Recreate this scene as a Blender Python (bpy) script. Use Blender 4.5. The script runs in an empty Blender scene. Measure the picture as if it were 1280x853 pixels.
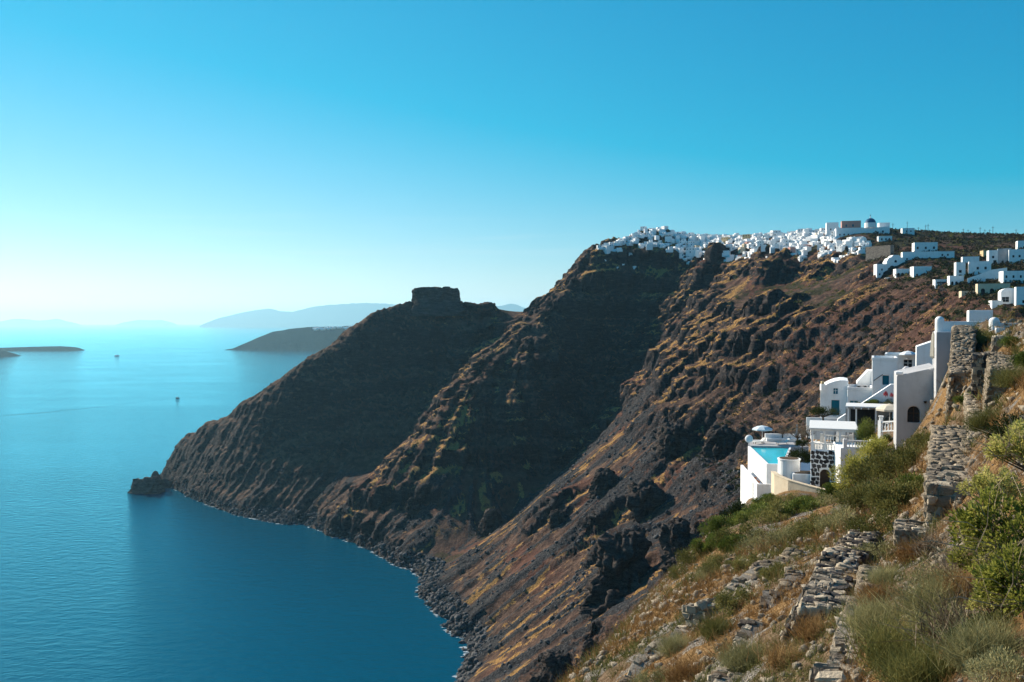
import bpy, bmesh, math, random
import numpy as np
from mathutils import Vector, Matrix

R = math.radians
random.seed(7)
rng = np.random.default_rng(11)
scene = bpy.context.scene
COL = scene.collection

# ------------------------------------------------------------------ camera
FPX = 1100.0                      # focal length in pixels of the 1280 px wide photograph
CAMZ = 210.0
PITCH = math.atan(23.5 / FPX)
cam_data = bpy.data.cameras.new('camera')
cam_data.sensor_width = 36.0
cam_data.lens = 36.0 * FPX / 1280.0
cam_data.clip_start = 0.1
cam_data.clip_end = 300000.0
cam = bpy.data.objects.new('camera', cam_data)
cam.location = (0, 0, CAMZ)
cam.rotation_euler = (R(90) - PITCH, 0, 0)
COL.objects.link(cam)
scene.camera = cam

# ------------------------------------------------------------------ sky and sun
SUN_AZ = -46.0                    # degrees from the view direction (+Y), negative = to the left
SUN_EL = 25.5
world = bpy.data.worlds.new('World')
scene.world = world
world.use_nodes = True
wn = world.node_tree
wn.nodes.clear()
w_out = wn.nodes.new('ShaderNodeOutputWorld')
w_bg = wn.nodes.new('ShaderNodeBackground')
w_sky = wn.nodes.new('ShaderNodeTexSky')
w_sky.sky_type = 'NISHITA'
w_sky.sun_disc = False
w_sky.sun_elevation = R(SUN_EL)
w_sky.sun_rotation = R(SUN_AZ)
w_sky.altitude = 200
w_sky.air_density = 1.0
w_sky.dust_density = 0.0
w_sky.ozone_density = 3.0
w_sub = wn.nodes.new('ShaderNodeVectorMath'); w_sub.operation = 'SUBTRACT'      # one even colour grade over the whole sky
w_sub.inputs[1].default_value = (2.5, -0.62, -3.4)
w_mul = wn.nodes.new('ShaderNodeVectorMath'); w_mul.operation = 'MULTIPLY'
w_mul.inputs[1].default_value = (0.84, 0.535, 0.42)
w_max = wn.nodes.new('ShaderNodeVectorMath'); w_max.operation = 'MAXIMUM'
w_max.inputs[1].default_value = (0.02, 0.02, 0.02)
w_bg.inputs['Strength'].default_value = 0.096
wn.links.new(w_sky.outputs['Color'], w_sub.inputs[0])
wn.links.new(w_sub.outputs[0], w_mul.inputs[0])
wn.links.new(w_mul.outputs[0], w_max.inputs[0])
# faint high cirrus streaks, the same all round the horizon
w_tc = wn.nodes.new('ShaderNodeTexCoord')
w_map = wn.nodes.new('ShaderNodeMapping'); w_map.inputs['Scale'].default_value = (2.2, 2.2, 46.0)
w_noise = wn.nodes.new('ShaderNodeTexNoise'); w_noise.inputs['Scale'].default_value = 1.6; w_noise.inputs['Detail'].default_value = 6
w_noise.inputs['Roughness'].default_value = 0.6; w_noise.inputs['Distortion'].default_value = 0.5
w_ramp = wn.nodes.new('ShaderNodeValToRGB'); w_ramp.color_ramp.elements[0].position = 0.54; w_ramp.color_ramp.elements[1].position = 0.80
w_sep = wn.nodes.new('ShaderNodeSeparateXYZ')
w_low = wn.nodes.new('ShaderNodeMapRange'); w_low.inputs['From Min'].default_value = 0.14; w_low.inputs['From Max'].default_value = 0.05; w_low.inputs['To Max'].default_value = 0.30
w_fac = wn.nodes.new('ShaderNodeMath'); w_fac.operation = 'MULTIPLY'
w_mix = wn.nodes.new('ShaderNodeMix'); w_mix.data_type = 'RGBA'; w_mix.inputs['B'].default_value = (4.6, 4.9, 5.0, 1)
wn.links.new(w_tc.outputs['Generated'], w_map.inputs['Vector']); wn.links.new(w_map.outputs['Vector'], w_noise.inputs['Vector'])
wn.links.new(w_noise.outputs['Fac'], w_ramp.inputs['Fac']); wn.links.new(w_tc.outputs['Generated'], w_sep.inputs[0]); wn.links.new(w_sep.outputs['Z'], w_low.inputs['Value'])
wn.links.new(w_ramp.outputs['Color'], w_fac.inputs[0]); wn.links.new(w_low.outputs['Result'], w_fac.inputs[1])
wn.links.new(w_fac.outputs[0], w_mix.inputs['Factor']); wn.links.new(w_max.outputs[0], w_mix.inputs['A'])
wn.links.new(w_mix.outputs['Result'], w_bg.inputs['Color'])
wn.links.new(w_bg.outputs['Background'], w_out.inputs['Surface'])

sun_data = bpy.data.lights.new('sun', 'SUN')
sun_data.energy = 5.0
sun_data.angle = R(0.53)
sun_data.color = (1.0, 0.885, 0.73)
sun = bpy.data.objects.new('sun', sun_data)
sd = Vector((math.sin(R(SUN_AZ)) * math.cos(R(SUN_EL)), math.cos(R(SUN_AZ)) * math.cos(R(SUN_EL)), math.sin(R(SUN_EL))))
sun.rotation_euler = sd.to_track_quat('Z', 'Y').to_euler()
sun.location = sd * 500 + Vector((0, 0, 300))
COL.objects.link(sun)

scene.view_settings.view_transform = 'Standard'
scene.view_settings.look = 'None'
scene.view_settings.gamma = 1.0
scene.view_settings.use_curve_mapping = False
scene.view_settings.exposure = 0.9
scene.cycles.use_denoising = True
scene.cycles.max_bounces = 5
scene.cycles.diffuse_bounces = 2
scene.cycles.glossy_bounces = 3
scene.cycles.transmission_bounces = 3
scene.cycles.volume_bounces = 0
scene.cycles.caustics_reflective = False
scene.cycles.caustics_refractive = False

# ------------------------------------------------------------------ helpers
CP, SP = math.cos(PITCH), math.sin(PITCH)

def P(px, py, d):
    """world point seen at photo pixel (px, py), d metres away along +Y"""
    x = (px - 640.0) / FPX
    y = -(py - 426.5) / FPX
    dy = CP + y * SP
    dz = -SP + y * CP
    return np.array((x / dy * d, d, CAMZ + dz / dy * d))

def Psea(px, py, z=0.0):
    x = (px - 640.0) / FPX
    y = -(py - 426.5) / FPX
    dy = CP + y * SP
    dz = -SP + y * CP
    d = (z - CAMZ) * dy / dz
    return P(px, py, d)

def tag(o, label=None, cat=None, group=None, kind=None):
    if label: o['label'] = label
    if cat: o['category'] = cat
    if group: o['group'] = group
    if kind: o['kind'] = kind
    return o

def link(name, mesh, mat=None, parent=None):
    o = bpy.data.objects.new(name, mesh)
    COL.objects.link(o)
    if mat is not None and not mesh.materials:
        mesh.materials.append(mat)
    if parent is not None:
        o.parent = parent
    return o

def empty(name, loc=(0, 0, 0), rz=0.0):
    o = bpy.data.objects.new(name, None)
    o.empty_display_size = 0.5
    o.location = loc
    o.rotation_euler = (0, 0, rz)
    COL.objects.link(o)
    return o

def np_mesh(name, V, F, smooth=False):
    """mesh from float arrays V (n,3) and int F (m,k) with k = 3 or 4"""
    V = np.ascontiguousarray(V, dtype=np.float32)
    F = np.ascontiguousarray(F, dtype=np.int32)
    me = bpy.data.meshes.new(name)
    k = F.shape[1]
    me.vertices.add(len(V))
    me.vertices.foreach_set('co', V.ravel())
    me.loops.add(F.size)
    me.loops.foreach_set('vertex_index', F.ravel())
    me.polygons.add(len(F))
    me.polygons.foreach_set('loop_start', np.arange(0, F.size, k, dtype=np.int32))
    me.polygons.foreach_set('loop_total', np.full(len(F), k, dtype=np.int32))
    if smooth:
        me.polygons.foreach_set('use_smooth', np.ones(len(F), dtype=bool))
    me.update(calc_edges=True)
    return me

# --- noise
_perm = rng.permutation(256).astype(np.int32)
_perm = np.concatenate([_perm, _perm, _perm])
_g3 = rng.normal(size=(256, 3)).astype(np.float32)
_g3 /= np.linalg.norm(_g3, axis=1)[:, None]

def perlin(x, y, z):
    x = np.asarray(x, np.float32); y = np.asarray(y, np.float32); z = np.asarray(z, np.float32)
    xi = np.floor(x).astype(np.int32); yi = np.floor(y).astype(np.int32); zi = np.floor(z).astype(np.int32)
    xf = x - xi; yf = y - yi; zf = z - zi
    xi &= 255; yi &= 255; zi &= 255
    u = xf * xf * xf * (xf * (xf * 6 - 15) + 10)
    v = yf * yf * yf * (yf * (yf * 6 - 15) + 10)
    w = zf * zf * zf * (zf * (zf * 6 - 15) + 10)
    out = 0
    for dx in (0, 1):
        wx = u if dx else 1 - u
        a = _perm[xi + dx]
        for dy in (0, 1):
            wy = v if dy else 1 - v
            b = _perm[a + yi + dy]
            for dz in (0, 1):
                wz = w if dz else 1 - w
                g = _g3[_perm[b + zi + dz]]
                out = out + wx * wy * wz * (g[..., 0] * (xf - dx) + g[..., 1] * (yf - dy) + g[..., 2] * (zf - dz))
    return out * 1.5

def fbm(x, y, z, octv=4, gain=0.5, ridged=False):
    s = 0; a = 1.0; f = 1.0; t = 0
    for i in range(octv):
        n = perlin(x * f + 13.7 * i, y * f + 7.3 * i, z * f + 3.1 * i)
        if ridged:
            n = 1 - 2 * np.abs(n)
        s = s + a * n
        t += a
        a *= gain
        f *= 2.03
    return s / t

def cells(x, y, z, seed=0):
    """cellular noise: random value of the nearest cell, and how close its border is"""
    x = np.asarray(x, np.float32); y = np.asarray(y, np.float32); z = np.asarray(z, np.float32)
    xi = np.floor(x).astype(np.int32); yi = np.floor(y).astype(np.int32); zi = np.floor(z).astype(np.int32)
    f1 = np.full(x.shape, 9.0, np.float32); f2 = f1.copy(); val = np.zeros(x.shape, np.float32)
    for dx in (-1, 0, 1):
        for dy in (-1, 0, 1):
            for dz in (-1, 0, 1):
                cx, cy, cz = xi + dx, yi + dy, zi + dz
                h = _perm[_perm[_perm[(cx + seed) & 255] + (cy & 255)] + (cz & 255)]
                j = _jit[h]
                d = (cx + j[..., 0] - x) ** 2 + (cy + j[..., 1] - y) ** 2 + (cz + j[..., 2] - z) ** 2
                near = d < f1
                f2 = np.where(near, f1, np.minimum(f2, d)); val = np.where(near, j[..., 3], val); f1 = np.where(near, d, f1)
    return val, np.sqrt(f2) - np.sqrt(f1)
_jit = rng.random((256, 4)).astype(np.float32)

def sstep(a, b, x):
    t = np.clip((x - a) / (b - a), 0, 1)
    return t * t * (3 - 2 * t)

# --- materials
class NT:
    """tiny wrapper for building node materials"""
    def __init__(self, name):
        self.m = bpy.data.materials.new(name)
        self.m.use_nodes = True
        self.t = self.m.node_tree
        self.b = self.t.nodes['Principled BSDF']
        self.b.inputs['Roughness'].default_value = 0.9
        self.b.inputs['Specular IOR Level'].default_value = 0.06
    def n(self, typ, **kw):
        nd = self.t.nodes.new(typ)
        for k, v in kw.items():
            setattr(nd, k, v)
        return nd
    def l(self, a, b):
        self.t.links.new(a, b)
    def coord(self, which='Object'):
        if which == 'World':
            return self.n('ShaderNodeNewGeometry').outputs['Position']
        return self.n('ShaderNodeTexCoord').outputs[which]
    def mapping(self, vec, scale=(1, 1, 1), rot=(0, 0, 0)):
        mp = self.n('ShaderNodeMapping')
        mp.inputs['Scale'].default_value = scale
        mp.inputs['Rotation'].default_value = rot
        self.l(vec, mp.inputs['Vector'])
        return mp.outputs['Vector']
    def noise(self, vec, scale, detail=4, rough=0.55, dist=0.0):
        nd = self.n('ShaderNodeTexNoise')
        nd.inputs['Scale'].default_value = scale
        nd.inputs['Detail'].default_value = detail
        nd.inputs['Roughness'].default_value = rough
        nd.inputs['Distortion'].default_value = dist
        self.l(vec, nd.inputs['Vector'])
        return nd.outputs['Fac']
    def ramp(self, fac, stops, interp='LINEAR'):
        nd = self.n('ShaderNodeValToRGB')
        cr = nd.color_ramp
        cr.interpolation = interp
        while len(cr.elements) > 2:
            cr.elements.remove(cr.elements[-1])
        while len(cr.elements) < len(stops):
            cr.elements.new(0.5)
        for e, (p, c) in zip(cr.elements, stops):
            e.position = p
            e.color = (c[0], c[1], c[2], 1) if not isinstance(c, (int, float)) else (c, c, c, 1)
        self.l(fac, nd.inputs['Fac'])
        return nd.outputs['Color']
    def mix(self, fac, a, b, mode='MIX'):
        nd = self.n('ShaderNodeMix')
        nd.data_type = 'RGBA'
        nd.blend_type = mode
        for key, val in (('Factor', fac), ('A', a), ('B', b)):
            if isinstance(val, (int, float)):
                nd.inputs[key].default_value = val if key == 'Factor' else (val, val, val, 1)
            elif isinstance(val, (tuple, list)):
                nd.inputs[key].default_value = (*val[:3], 1)
            else:
                self.l(val, nd.inputs[key])
        return nd.outputs['Result']
    def math(self, op, a, b=None, clamp=False):
        nd = self.n('ShaderNodeMath', operation=op)
        nd.use_clamp = clamp
        for i, v in enumerate((a, b)):
            if v is None: continue
            if isinstance(v, (int, float)): nd.inputs[i].default_value = v
            else: self.l(v, nd.inputs[i])
        return nd.outputs[0]
    def attr(self, name, out='Color'):
        nd = self.n('ShaderNodeAttribute')
        nd.attribute_name = name
        return nd.outputs[out]
    def bump(self, h, strength=0.5, dist=0.1):
        nd = self.n('ShaderNodeBump')
        nd.inputs['Strength'].default_value = strength
        nd.inputs['Distance'].default_value = dist
        self.l(h, nd.inputs['Height'])
        self.l(nd.outputs['Normal'], self.b.inputs['Normal'])
    def color(self, c):
        if isinstance(c, tuple): self.b.inputs['Base Color'].default_value = (*c[:3], 1)
        else: self.l(c, self.b.inputs['Base Color'])
    def set(self, **kw):
        for k, v in kw.items():
            self.b.inputs[k.replace('_', ' ')].default_value = v
        return self
# ------------------------------------------------------------------ caldera terrain (real metres)
_XsD = [60, 100, 300, 400, 513, 565, 605, 681, 800, 900, 1050]
_XsX = [-130, -120, -80, -55, -35, -30, -44, -60, -75, -93, -110]

def slopeC(X, D):
    u = X - np.interp(D, _XsD, _XsX)
    return np.where(u < 180, 0.72 * u, 129.6 + 0.98 * (u - 180))

def hitC(px, py):
    for D in np.arange(150, 1100, 4.0):
        p = P(px, py, D)
        if slopeC(p[0], D) > p[2]:
            return (px, py, D)
    return (px, py, 900.0)

ctl = []
def line(pts, step=28.0):
    w = [P(*p) if len(p) == 3 else Psea(*p) for p in pts]
    for a, b in zip(w[:-1], w[1:]):
        n = max(1, int(np.linalg.norm(b - a) / step))
        for i in range(n):
            ctl.append(a + (b - a) * i / n)
    ctl.append(w[-1])
def dots(pts):
    for p in pts: ctl.append(P(*p))
def raw(pts):
    for p in pts: ctl.append(np.array(p, float))

# shoreline
line([(204, 600), (240, 622), (300, 645), (350, 655), (385, 657), (430, 672), (470, 690), (510, 712), (528, 722), (522, 742),
      (535, 765), (560, 785), (582, 812), (580, 835), (565, 853), (530, 910), (470, 1010)])
for q in [(150, 632), (230, 660), (330, 690), (410, 712), (460, 735), (490, 770), (505, 820), (500, 870), (440, 980)]:
    w = Psea(*q); w[2] = -28; ctl.append(w)
raw([(-300, 60, -60), (-200, 250, -60), (-150, 100, -20), (-90, 300, -5), (-560, 1150, -40), (-620, 1300, -40), (-500, 1230, -15), (-440, 1290, -20), (-330, 1340, -25),
     (-200, 1420, -30), (-60, 1520, -30), (90, 1620, -30), (250, 1750, -30), (-300, 1700, -40), (-100, 1750, -40)])
# ridge of the headland
line([(205, 592, 1165), (212, 562, 1160), (230, 545, 1150), (265, 530, 1120), (300, 505, 1095), (335, 480, 1088), (370, 457, 1085), (405, 437, 1095), (440, 413, 1105),
      (470, 391, 1115), (492, 382, 1122), (517, 376, 1130), (545, 374, 1132), (575, 377, 1135), (590, 381, 1140), (620, 384, 1150), (650, 389, 1160), (672, 391, 1150)])
for (x_, y_, d_) in [(230, 545, 1150), (265, 530, 1120), (300, 505, 1095), (335, 480, 1088), (370, 457, 1085), (405, 437, 1095), (440, 413, 1105), (470, 391, 1115), (517, 376, 1130), (575, 377, 1135), (620, 384, 1150)]:
    w = P(x_, y_, d_)
    raw([(w[0] - 12, w[1] + 45, w[2] - 30), (w[0] - 30, w[1] + 110, w[2] - 85 if w[2] > 95 else -10)])
for (x_, y_, d_) in [(690, 380, 1060), (660, 405, 1030), (630, 435, 1000), (600, 465, 970), (570, 497, 935), (545, 527, 905)]:
    w = P(x_, y_, d_)
    raw([(w[0] - 28, w[1] + 22, w[2] - 16)])
dots([(300, 560, 1040), (360, 540, 1035), (420, 520, 1040), (480, 480, 1060), (540, 450, 1075), (600, 430, 1090),
      (430, 600, 950), (560, 485, 1050), (530, 545, 990), (500, 575, 965), (470, 590, 945), (640, 405, 1110), (250, 580, 1090)])
# second spur
line([(738, 322, 1120), (715, 355, 1090), (690, 380, 1060), (660, 405, 1030), (630, 435, 1000), (600, 465, 970), (570, 497, 935),
      (545, 527, 905), (530, 562, 880), (500, 580, 872), (470, 600, 868), (440, 622, 868)])
line([(742, 345, 1085), (735, 365, 1065), (715, 395, 1035), (700, 430, 995), (685, 480, 945), (660, 540, 888), (638, 580, 848), (615, 622, 812), (604, 655, 788)])
line([(560, 560, 868), (545, 600, 845), (530, 640, 815)])
dots([(560, 640, 800), (520, 670, 775), (580, 690, 750)])
# cirque below the village
line([(745, 324, 1118), (800, 324, 1112), (840, 327, 1090), (868, 334, 1060)])
dots([(760, 350, 1090), (800, 350, 1088), (840, 352, 1062), (740, 400, 1078), (780, 400, 1070), (815, 400, 1040), (715, 470, 1025), (750, 470, 1030), (785, 470, 990),
      (690, 540, 945), (725, 540, 955), (755, 530, 920), (660, 600, 872), (695, 585, 880), (630, 650, 815), (622, 666, 785)])
# long lit slope
for q in [(870, 380), (850, 430), (825, 470), (795, 505), (765, 540), (735, 570), (700, 600), (670, 622), (640, 650), (612, 676), (560, 760),
          (900, 400), (900, 460), (900, 520), (900, 580), (880, 640), (840, 560), (820, 640), (780, 620), (720, 660), (660, 720), (620, 780), (700, 740),
          (760, 720), (820, 720), (760, 790), (680, 800), (640, 840), (950, 430), (950, 500), (1000, 400), (1000, 450), (1000, 500), (1060, 400), (1060, 450),
          (1100, 390), (1100, 440), (1150, 385), (1150, 420), (960, 380), (700, 850), (800, 800), (640, 800), (600, 830)]:
    dots([hitC(*q)])
for D in (90, 160, 240, 320):
    for u in (30, 80, 130, 180, 215):
        X = u + np.interp(D, _XsD, _XsX)
        raw([(X, D, min(float(slopeC(X, D)) * 0.9, 150.0) - (15 if D < 200 else 5))])
    raw([(X + 50, D, 165), (X + 100, D, 185), (X + 160, D, 200), (X + 330, D, 220 if D < 200 else 230)])
# rim, village ground and brush hill
line([(868, 334, 1060), (890, 328, 1010), (930, 322, 960), (962, 320, 920), (990, 331, 870), (1040, 329, 820), (1078, 328, 770), (1095, 346, 650), (1130, 350, 590),
      (1172, 362, 500), (1205, 368, 455), (1240, 384, 420), (1290, 388, 400)])
dots([(893, 350, 995), (940, 345, 930), (990, 356, 845), (1040, 355, 790), (1085, 362, 660), (1130, 376, 560), (1178, 378, 470)])
line([(742, 315, 1145), (770, 303, 1155), (800, 293, 1165), (830, 291, 1160), (870, 296, 1140), (920, 298, 1100), (980, 293, 1040), (1035, 290, 960), (1060, 296, 860), (1110, 299, 840),
      (1150, 298, 850), (1200, 301, 850), (1250, 299, 830), (1300, 294, 800), (1400, 290, 800)])
dots([(800, 308, 1135), (860, 312, 1100), (920, 310, 1030), (980, 308, 960), (1030, 308, 900), (1090, 312, 800), (1090, 327, 735), (1120, 325, 650), (1150, 320, 660), (1160, 338, 600),
      (1200, 330, 620), (1200, 345, 530), (1260, 330, 600), (1260, 352, 480), (1200, 315, 720), (1260, 312, 700), (1300, 345, 480), (1300, 360, 440)])
raw([(200, 1350, 280), (450, 1300, 285), (700, 1200, 275), (900, 1000, 270), (300, 1600, 240), (700, 1600, 250), (800, 700, 280), (700, 450, 250), (1000, 1500, 250), (500, 250, 235)])

CT = np.array(ctl)
_keep = [0]
for i in range(1, len(CT)):                       # drop near-duplicates
    if np.min(np.hypot(CT[_keep, 0] - CT[i, 0], CT[_keep, 1] - CT[i, 1])) > 5.0:
        _keep.append(i)
CT = CT[_keep]
_C2 = 12.0 ** 2
def _ker(d2): return np.sqrt(d2 + _C2)
_S = 1.0
_d2 = (CT[:, None, 0] - CT[None, :, 0]) ** 2 + (CT[:, None, 1] - CT[None, :, 1]) ** 2
_A = np.zeros((len(CT) + 3, len(CT) + 3))
_A[:-3, :-3] = _ker(_d2) - 6.0 * np.eye(len(CT))
_A[:-3, -3] = 1; _A[:-3, -2] = CT[:, 0] / 1000; _A[:-3, -1] = CT[:, 1] / 1000
_A[-3:, :-3] = _A[:-3, -3:].T
_w = np.linalg.solve(_A, np.concatenate([CT[:, 2], np.zeros(3)]))

# evaluate on a raster, then look up bilinearly
GX0, GX1, GY0, GY1, GS = -640.0, 1000.0, 40.0, 1720.0, 5.0
gx = np.arange(GX0, GX1 + .1, GS); gy = np.arange(GY0, GY1 + .1, GS)
MX, MY = np.meshgrid(gx, gy)
Zr = np.empty(MX.size)
_fx, _fy = MX.ravel(), MY.ravel()
for i in range(0, MX.size, 20000):
    s = slice(i, i + 20000)
    k = _ker((_fx[s, None] - CT[None, :, 0]) ** 2 + (_fy[s, None] - CT[None, :, 1]) ** 2)
    Zr[s] = k @ _w[:-3] + _w[-3] + _w[-2] * _fx[s] / 1000 + _w[-1] * _fy[s] / 1000
Zr = Zr.reshape(MX.shape)

def bil(A, X, Y):
    fx = np.clip((X - GX0) / GS, 0, A.shape[1] - 1.001); fy = np.clip((Y - GY0) / GS, 0, A.shape[0] - 1.001)
    ix = fx.astype(int); iy = fy.astype(int); fx = fx - ix; fy = fy - iy
    return (A[iy, ix] * (1 - fx) * (1 - fy) + A[iy, ix + 1] * fx * (1 - fy) + A[iy + 1, ix] * (1 - fx) * fy + A[iy + 1, ix + 1] * fx * fy)

# streaks running down the fall line: noise smeared along the gradient
def up2(A):
    h, w = A.shape
    B = np.empty((2 * h - 1, 2 * w - 1))
    B[::2, ::2] = A; B[1::2, ::2] = (A[:-1] + A[1:]) / 2
    B[:, 1::2] = (B[:, :-1:2] + B[:, 2::2]) / 2
    return B
Z2 = up2(Zr); S2 = GS / 2
dZy, dZx = np.gradient(Z2, S2)
gm = np.hypot(dZx, dZy) + 1e-6
dx_, dy_ = dZx / gm, dZy / gm
def lic(seed, steps, cell):
    r = np.random.default_rng(seed)
    n = r.random((Z2.shape[0] // cell + 2, Z2.shape[1] // cell + 2))
    n = np.kron(n, np.ones((cell, cell)))[:Z2.shape[0], :Z2.shape[1]]
    acc = n.copy(); cnt = 1
    for sgn in (1, -1):
        py, px = np.mgrid[0:Z2.shape[0], 0:Z2.shape[1]].astype(float)
        for _ in range(steps):
            iy = np.clip(py.astype(int), 0, Z2.shape[0] - 1); ix = np.clip(px.astype(int), 0, Z2.shape[1] - 1)
            px += sgn * dx_[iy, ix]; py += sgn * dy_[iy, ix]
            iy = np.clip(py.astype(int), 0, Z2.shape[0] - 1); ix = np.clip(px.astype(int), 0, Z2.shape[1] - 1)
            acc += n[iy, ix]; cnt += 1
    acc /= cnt
    return np.clip(0.5 + (acc - acc.mean()) / (acc.std() * 4), 0, 1)
streakA = lic(1, 26, 2)
streakB = lic(2, 34, 5)
streakC = lic(3, 14, 1)
def bil2(A, X, Y):
    fx = np.clip((X - GX0) / S2, 0, A.shape[1] - 1.001); fy = np.clip((Y - GY0) / S2, 0, A.shape[0] - 1.001)
    ix = fx.astype(int); iy = fy.astype(int); fx = fx - ix; fy = fy - iy
    return (A[iy, ix] * (1 - fx) * (1 - fy) + A[iy, ix + 1] * fx * (1 - fy) + A[iy + 1, ix] * (1 - fx) * fy + A[iy + 1, ix + 1] * fx * fy)

# fan-shaped grid: close rows where the slope is seen, wide rows where it is hidden
th = np.concatenate([np.linspace(-30, -23, 12)[:-1], np.linspace(-23, 31.5, 880), np.linspace(31.5, 46, 16)[1:]])
rr = np.concatenate([np.arange(60, 330, 9.0), np.arange(330, 900, 1.55), np.arange(900, 1290, 1.45), np.arange(1290, 1700, 12.0)])
TH, RR = np.meshgrid(np.radians(th), rr)
X = RR * np.sin(TH); Y = RR * np.cos(TH)
z0 = bil(Zr, X, Y)
slope = bil2(gm, X, Y)
onland = sstep(-6, 6, z0)
# how rocky: cliffs near the rim, on the spurs and on scattered outcrops; the scree stays smooth
nA = fbm(X / 120, Y / 120, z0 / 70, 3)
flat_top = sstep(0.62, 0.42, slope)
scree = sstep(150, 95, z0 + 40 * nA) * sstep(-80, 10, X - np.interp(Y, _XsD, _XsX) - 10) * sstep(880, 790, Y - 0.25 * X)
rocky = np.clip(0.95 - 1.0 * scree + 0.8 * np.maximum(nA, 0) * (1 - 0.3 * scree), 0, 1) * (1 - 0.85 * flat_top)
crag_pts = [hitC(775, 690), hitC(745, 665), hitC(800, 700), hitC(690, 640), hitC(850, 665), hitC(700, 830), hitC(880, 690)]
for (a, b, dd) in crag_pts:
    q = P(a, b, dd)
    rocky = np.maximum(rocky, sstep(34, 12, np.hypot(X - q[0], Y - q[1])))
rocky = rocky * (1 - 0.35 * sstep(90, 150, X) * sstep(700, 560, Y))
for (a, b, dd, rad) in [(1250, 372, 400, 75), (1225, 355, 450, 60), (1130, 345, 590, 40)]:
    q = P(a, b, dd)
    rocky = rocky * (1 - 0.85 * sstep(rad, rad * 0.5, np.hypot(X - q[0], Y - q[1])))
gul = bil2(streakB, X, Y)
SKA = sstep(-60, -160, X - 0.2 * (Y - 900)) * sstep(860, 960, Y)
# ribs and gullies down the fall line
z1 = z0 + onland * ((gul - 0.5) * 13 * (0.35 + rocky) * (1 - 0.8 * SKA) * (1 - flat_top) + (bil2(streakA, X, Y) - 0.5) * 5.0 * (1 - flat_top))
z1 += onland * 9 * fbm(X / 75, Y / 75, z0 / 75, 3) * (0.3 + 0.7 * rocky) * (1 - 0.7 * flat_top)
# strata: ledges and cliffs
nB = fbm(X / 110, Y / 110, 0 * X, 3)
nE = fbm(X / 40 + 3, Y / 40, z0 / 60, 2)
per = 31.0
t = (z1 + 22 * nB + 6 * nE) / per
fr = t - np.floor(t)
edge = 0.30 + 0.12 * nA
stair = np.where(fr < edge, 0.78 * fr / edge, 0.78 + 0.22 * (fr - edge) / (1 - edge))
z1 = z1 + onland * per * (stair - fr) * (0.18 + 0.50 * sstep(-0.1, 0.3, perlin(X / 95 + 9, Y / 95, z0 / 50))) * rocky * sstep(0.3, 0.55, slope) * (1 - 0.65 * SKA)
per = 9.5
t = (z1 + 9 * nB + 5 * nE) / per
fr = t - np.floor(t)
stair = np.where(fr < 0.35, 0.8 * fr / 0.35, 0.8 + 0.2 * (fr - 0.35) / 0.65)
z1 = z1 + onland * per * (stair - fr) * (0.12 + 0.4 * sstep(-0.2, 0.3, nE)) * rocky * sstep(0.3, 0.55, slope) * (1 - 0.6 * SKA)
z1 += onland * (1.9 * rocky + 0.5) * fbm(X / 9, Y / 9, z1 / 9, 4, 0.65, ridged=True) * (1 - 0.6 * flat_top)
# crags pushed out along the level normal
def grid_normal(Xg, Yg, Zg):
    Pg = np.stack([Xg, Yg, Zg], -1)
    du = np.gradient(Pg, axis=1); dv = np.gradient(Pg, axis=0)
    n = np.cross(du, dv)
    n /= np.linalg.norm(n, axis=-1, keepdims=True) + 1e-9
    n[n[..., 2] < 0] *= -1
    return n
N = grid_normal(X, Y, z1)
steep = sstep(0.75, 0.5, N[..., 2])
am = onland * rocky * steep
crag = np.zeros_like(X); sel = am > 0.03
wx = 5 * perlin(X[sel] / 22, Y[sel] / 22, z1[sel] / 22)
v1, e1 = cells((X[sel] + wx) / 13, (Y[sel] + wx) / 13, z1[sel] / 30, 3)
v2, e2 = cells((X[sel] - wx) / 5.2, (Y[sel] + wx) / 5.2, z1[sel] / 12, 17)
crag[sel] = (7.0 * (v1 - 0.5) + 3.4 * (v2 - 0.5) - 2.2 * sstep(0.18, 0.0, e1) - 1.1 * sstep(0.2, 0.0, e2)
             + 2.2 * fbm(X[sel] / 17, Y[sel] / 17, z1[sel] / 40, 3, 0.6, ridged=True)) * am[sel] * (1 - 0.6 * SKA[sel])
Xd = X + N[..., 0] * crag; Yd = Y + N[..., 1] * crag; Zd = z1 + 0.25 * crag
Zd = np.where(z0 < -8, z0, Zd)
N = grid_normal(Xd, Yd, Zd)
TERR_Z = Zd

def ground(x, y):
    """terrain height at a world point"""
    r_ = math.hypot(x, y); a_ = math.degrees(math.atan2(x, y))
    i = np.interp(r_, rr, np.arange(len(rr))); j = np.interp(a_, th, np.arange(len(th)))
    i0 = int(min(i, len(rr) - 2)); j0 = int(min(j, len(th) - 2)); fi = i - i0; fj = j - j0
    return float(TERR_Z[i0, j0] * (1 - fi) * (1 - fj) + TERR_Z[i0 + 1, j0] * fi * (1 - fj) + TERR_Z[i0, j0 + 1] * (1 - fi) * fj + TERR_Z[i0 + 1, j0 + 1] * fi * fj)

def hit_terrain(px, py, d0=250.0, d1=1400.0):
    """distance at which the line of sight through a photo pixel meets the terrain"""
    pd = d0
    for D in np.arange(d0, d1, 3.0):
        p = P(px, py, D)
        if ground(p[0], p[1]) > p[2]:
            return D
    return None

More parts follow.
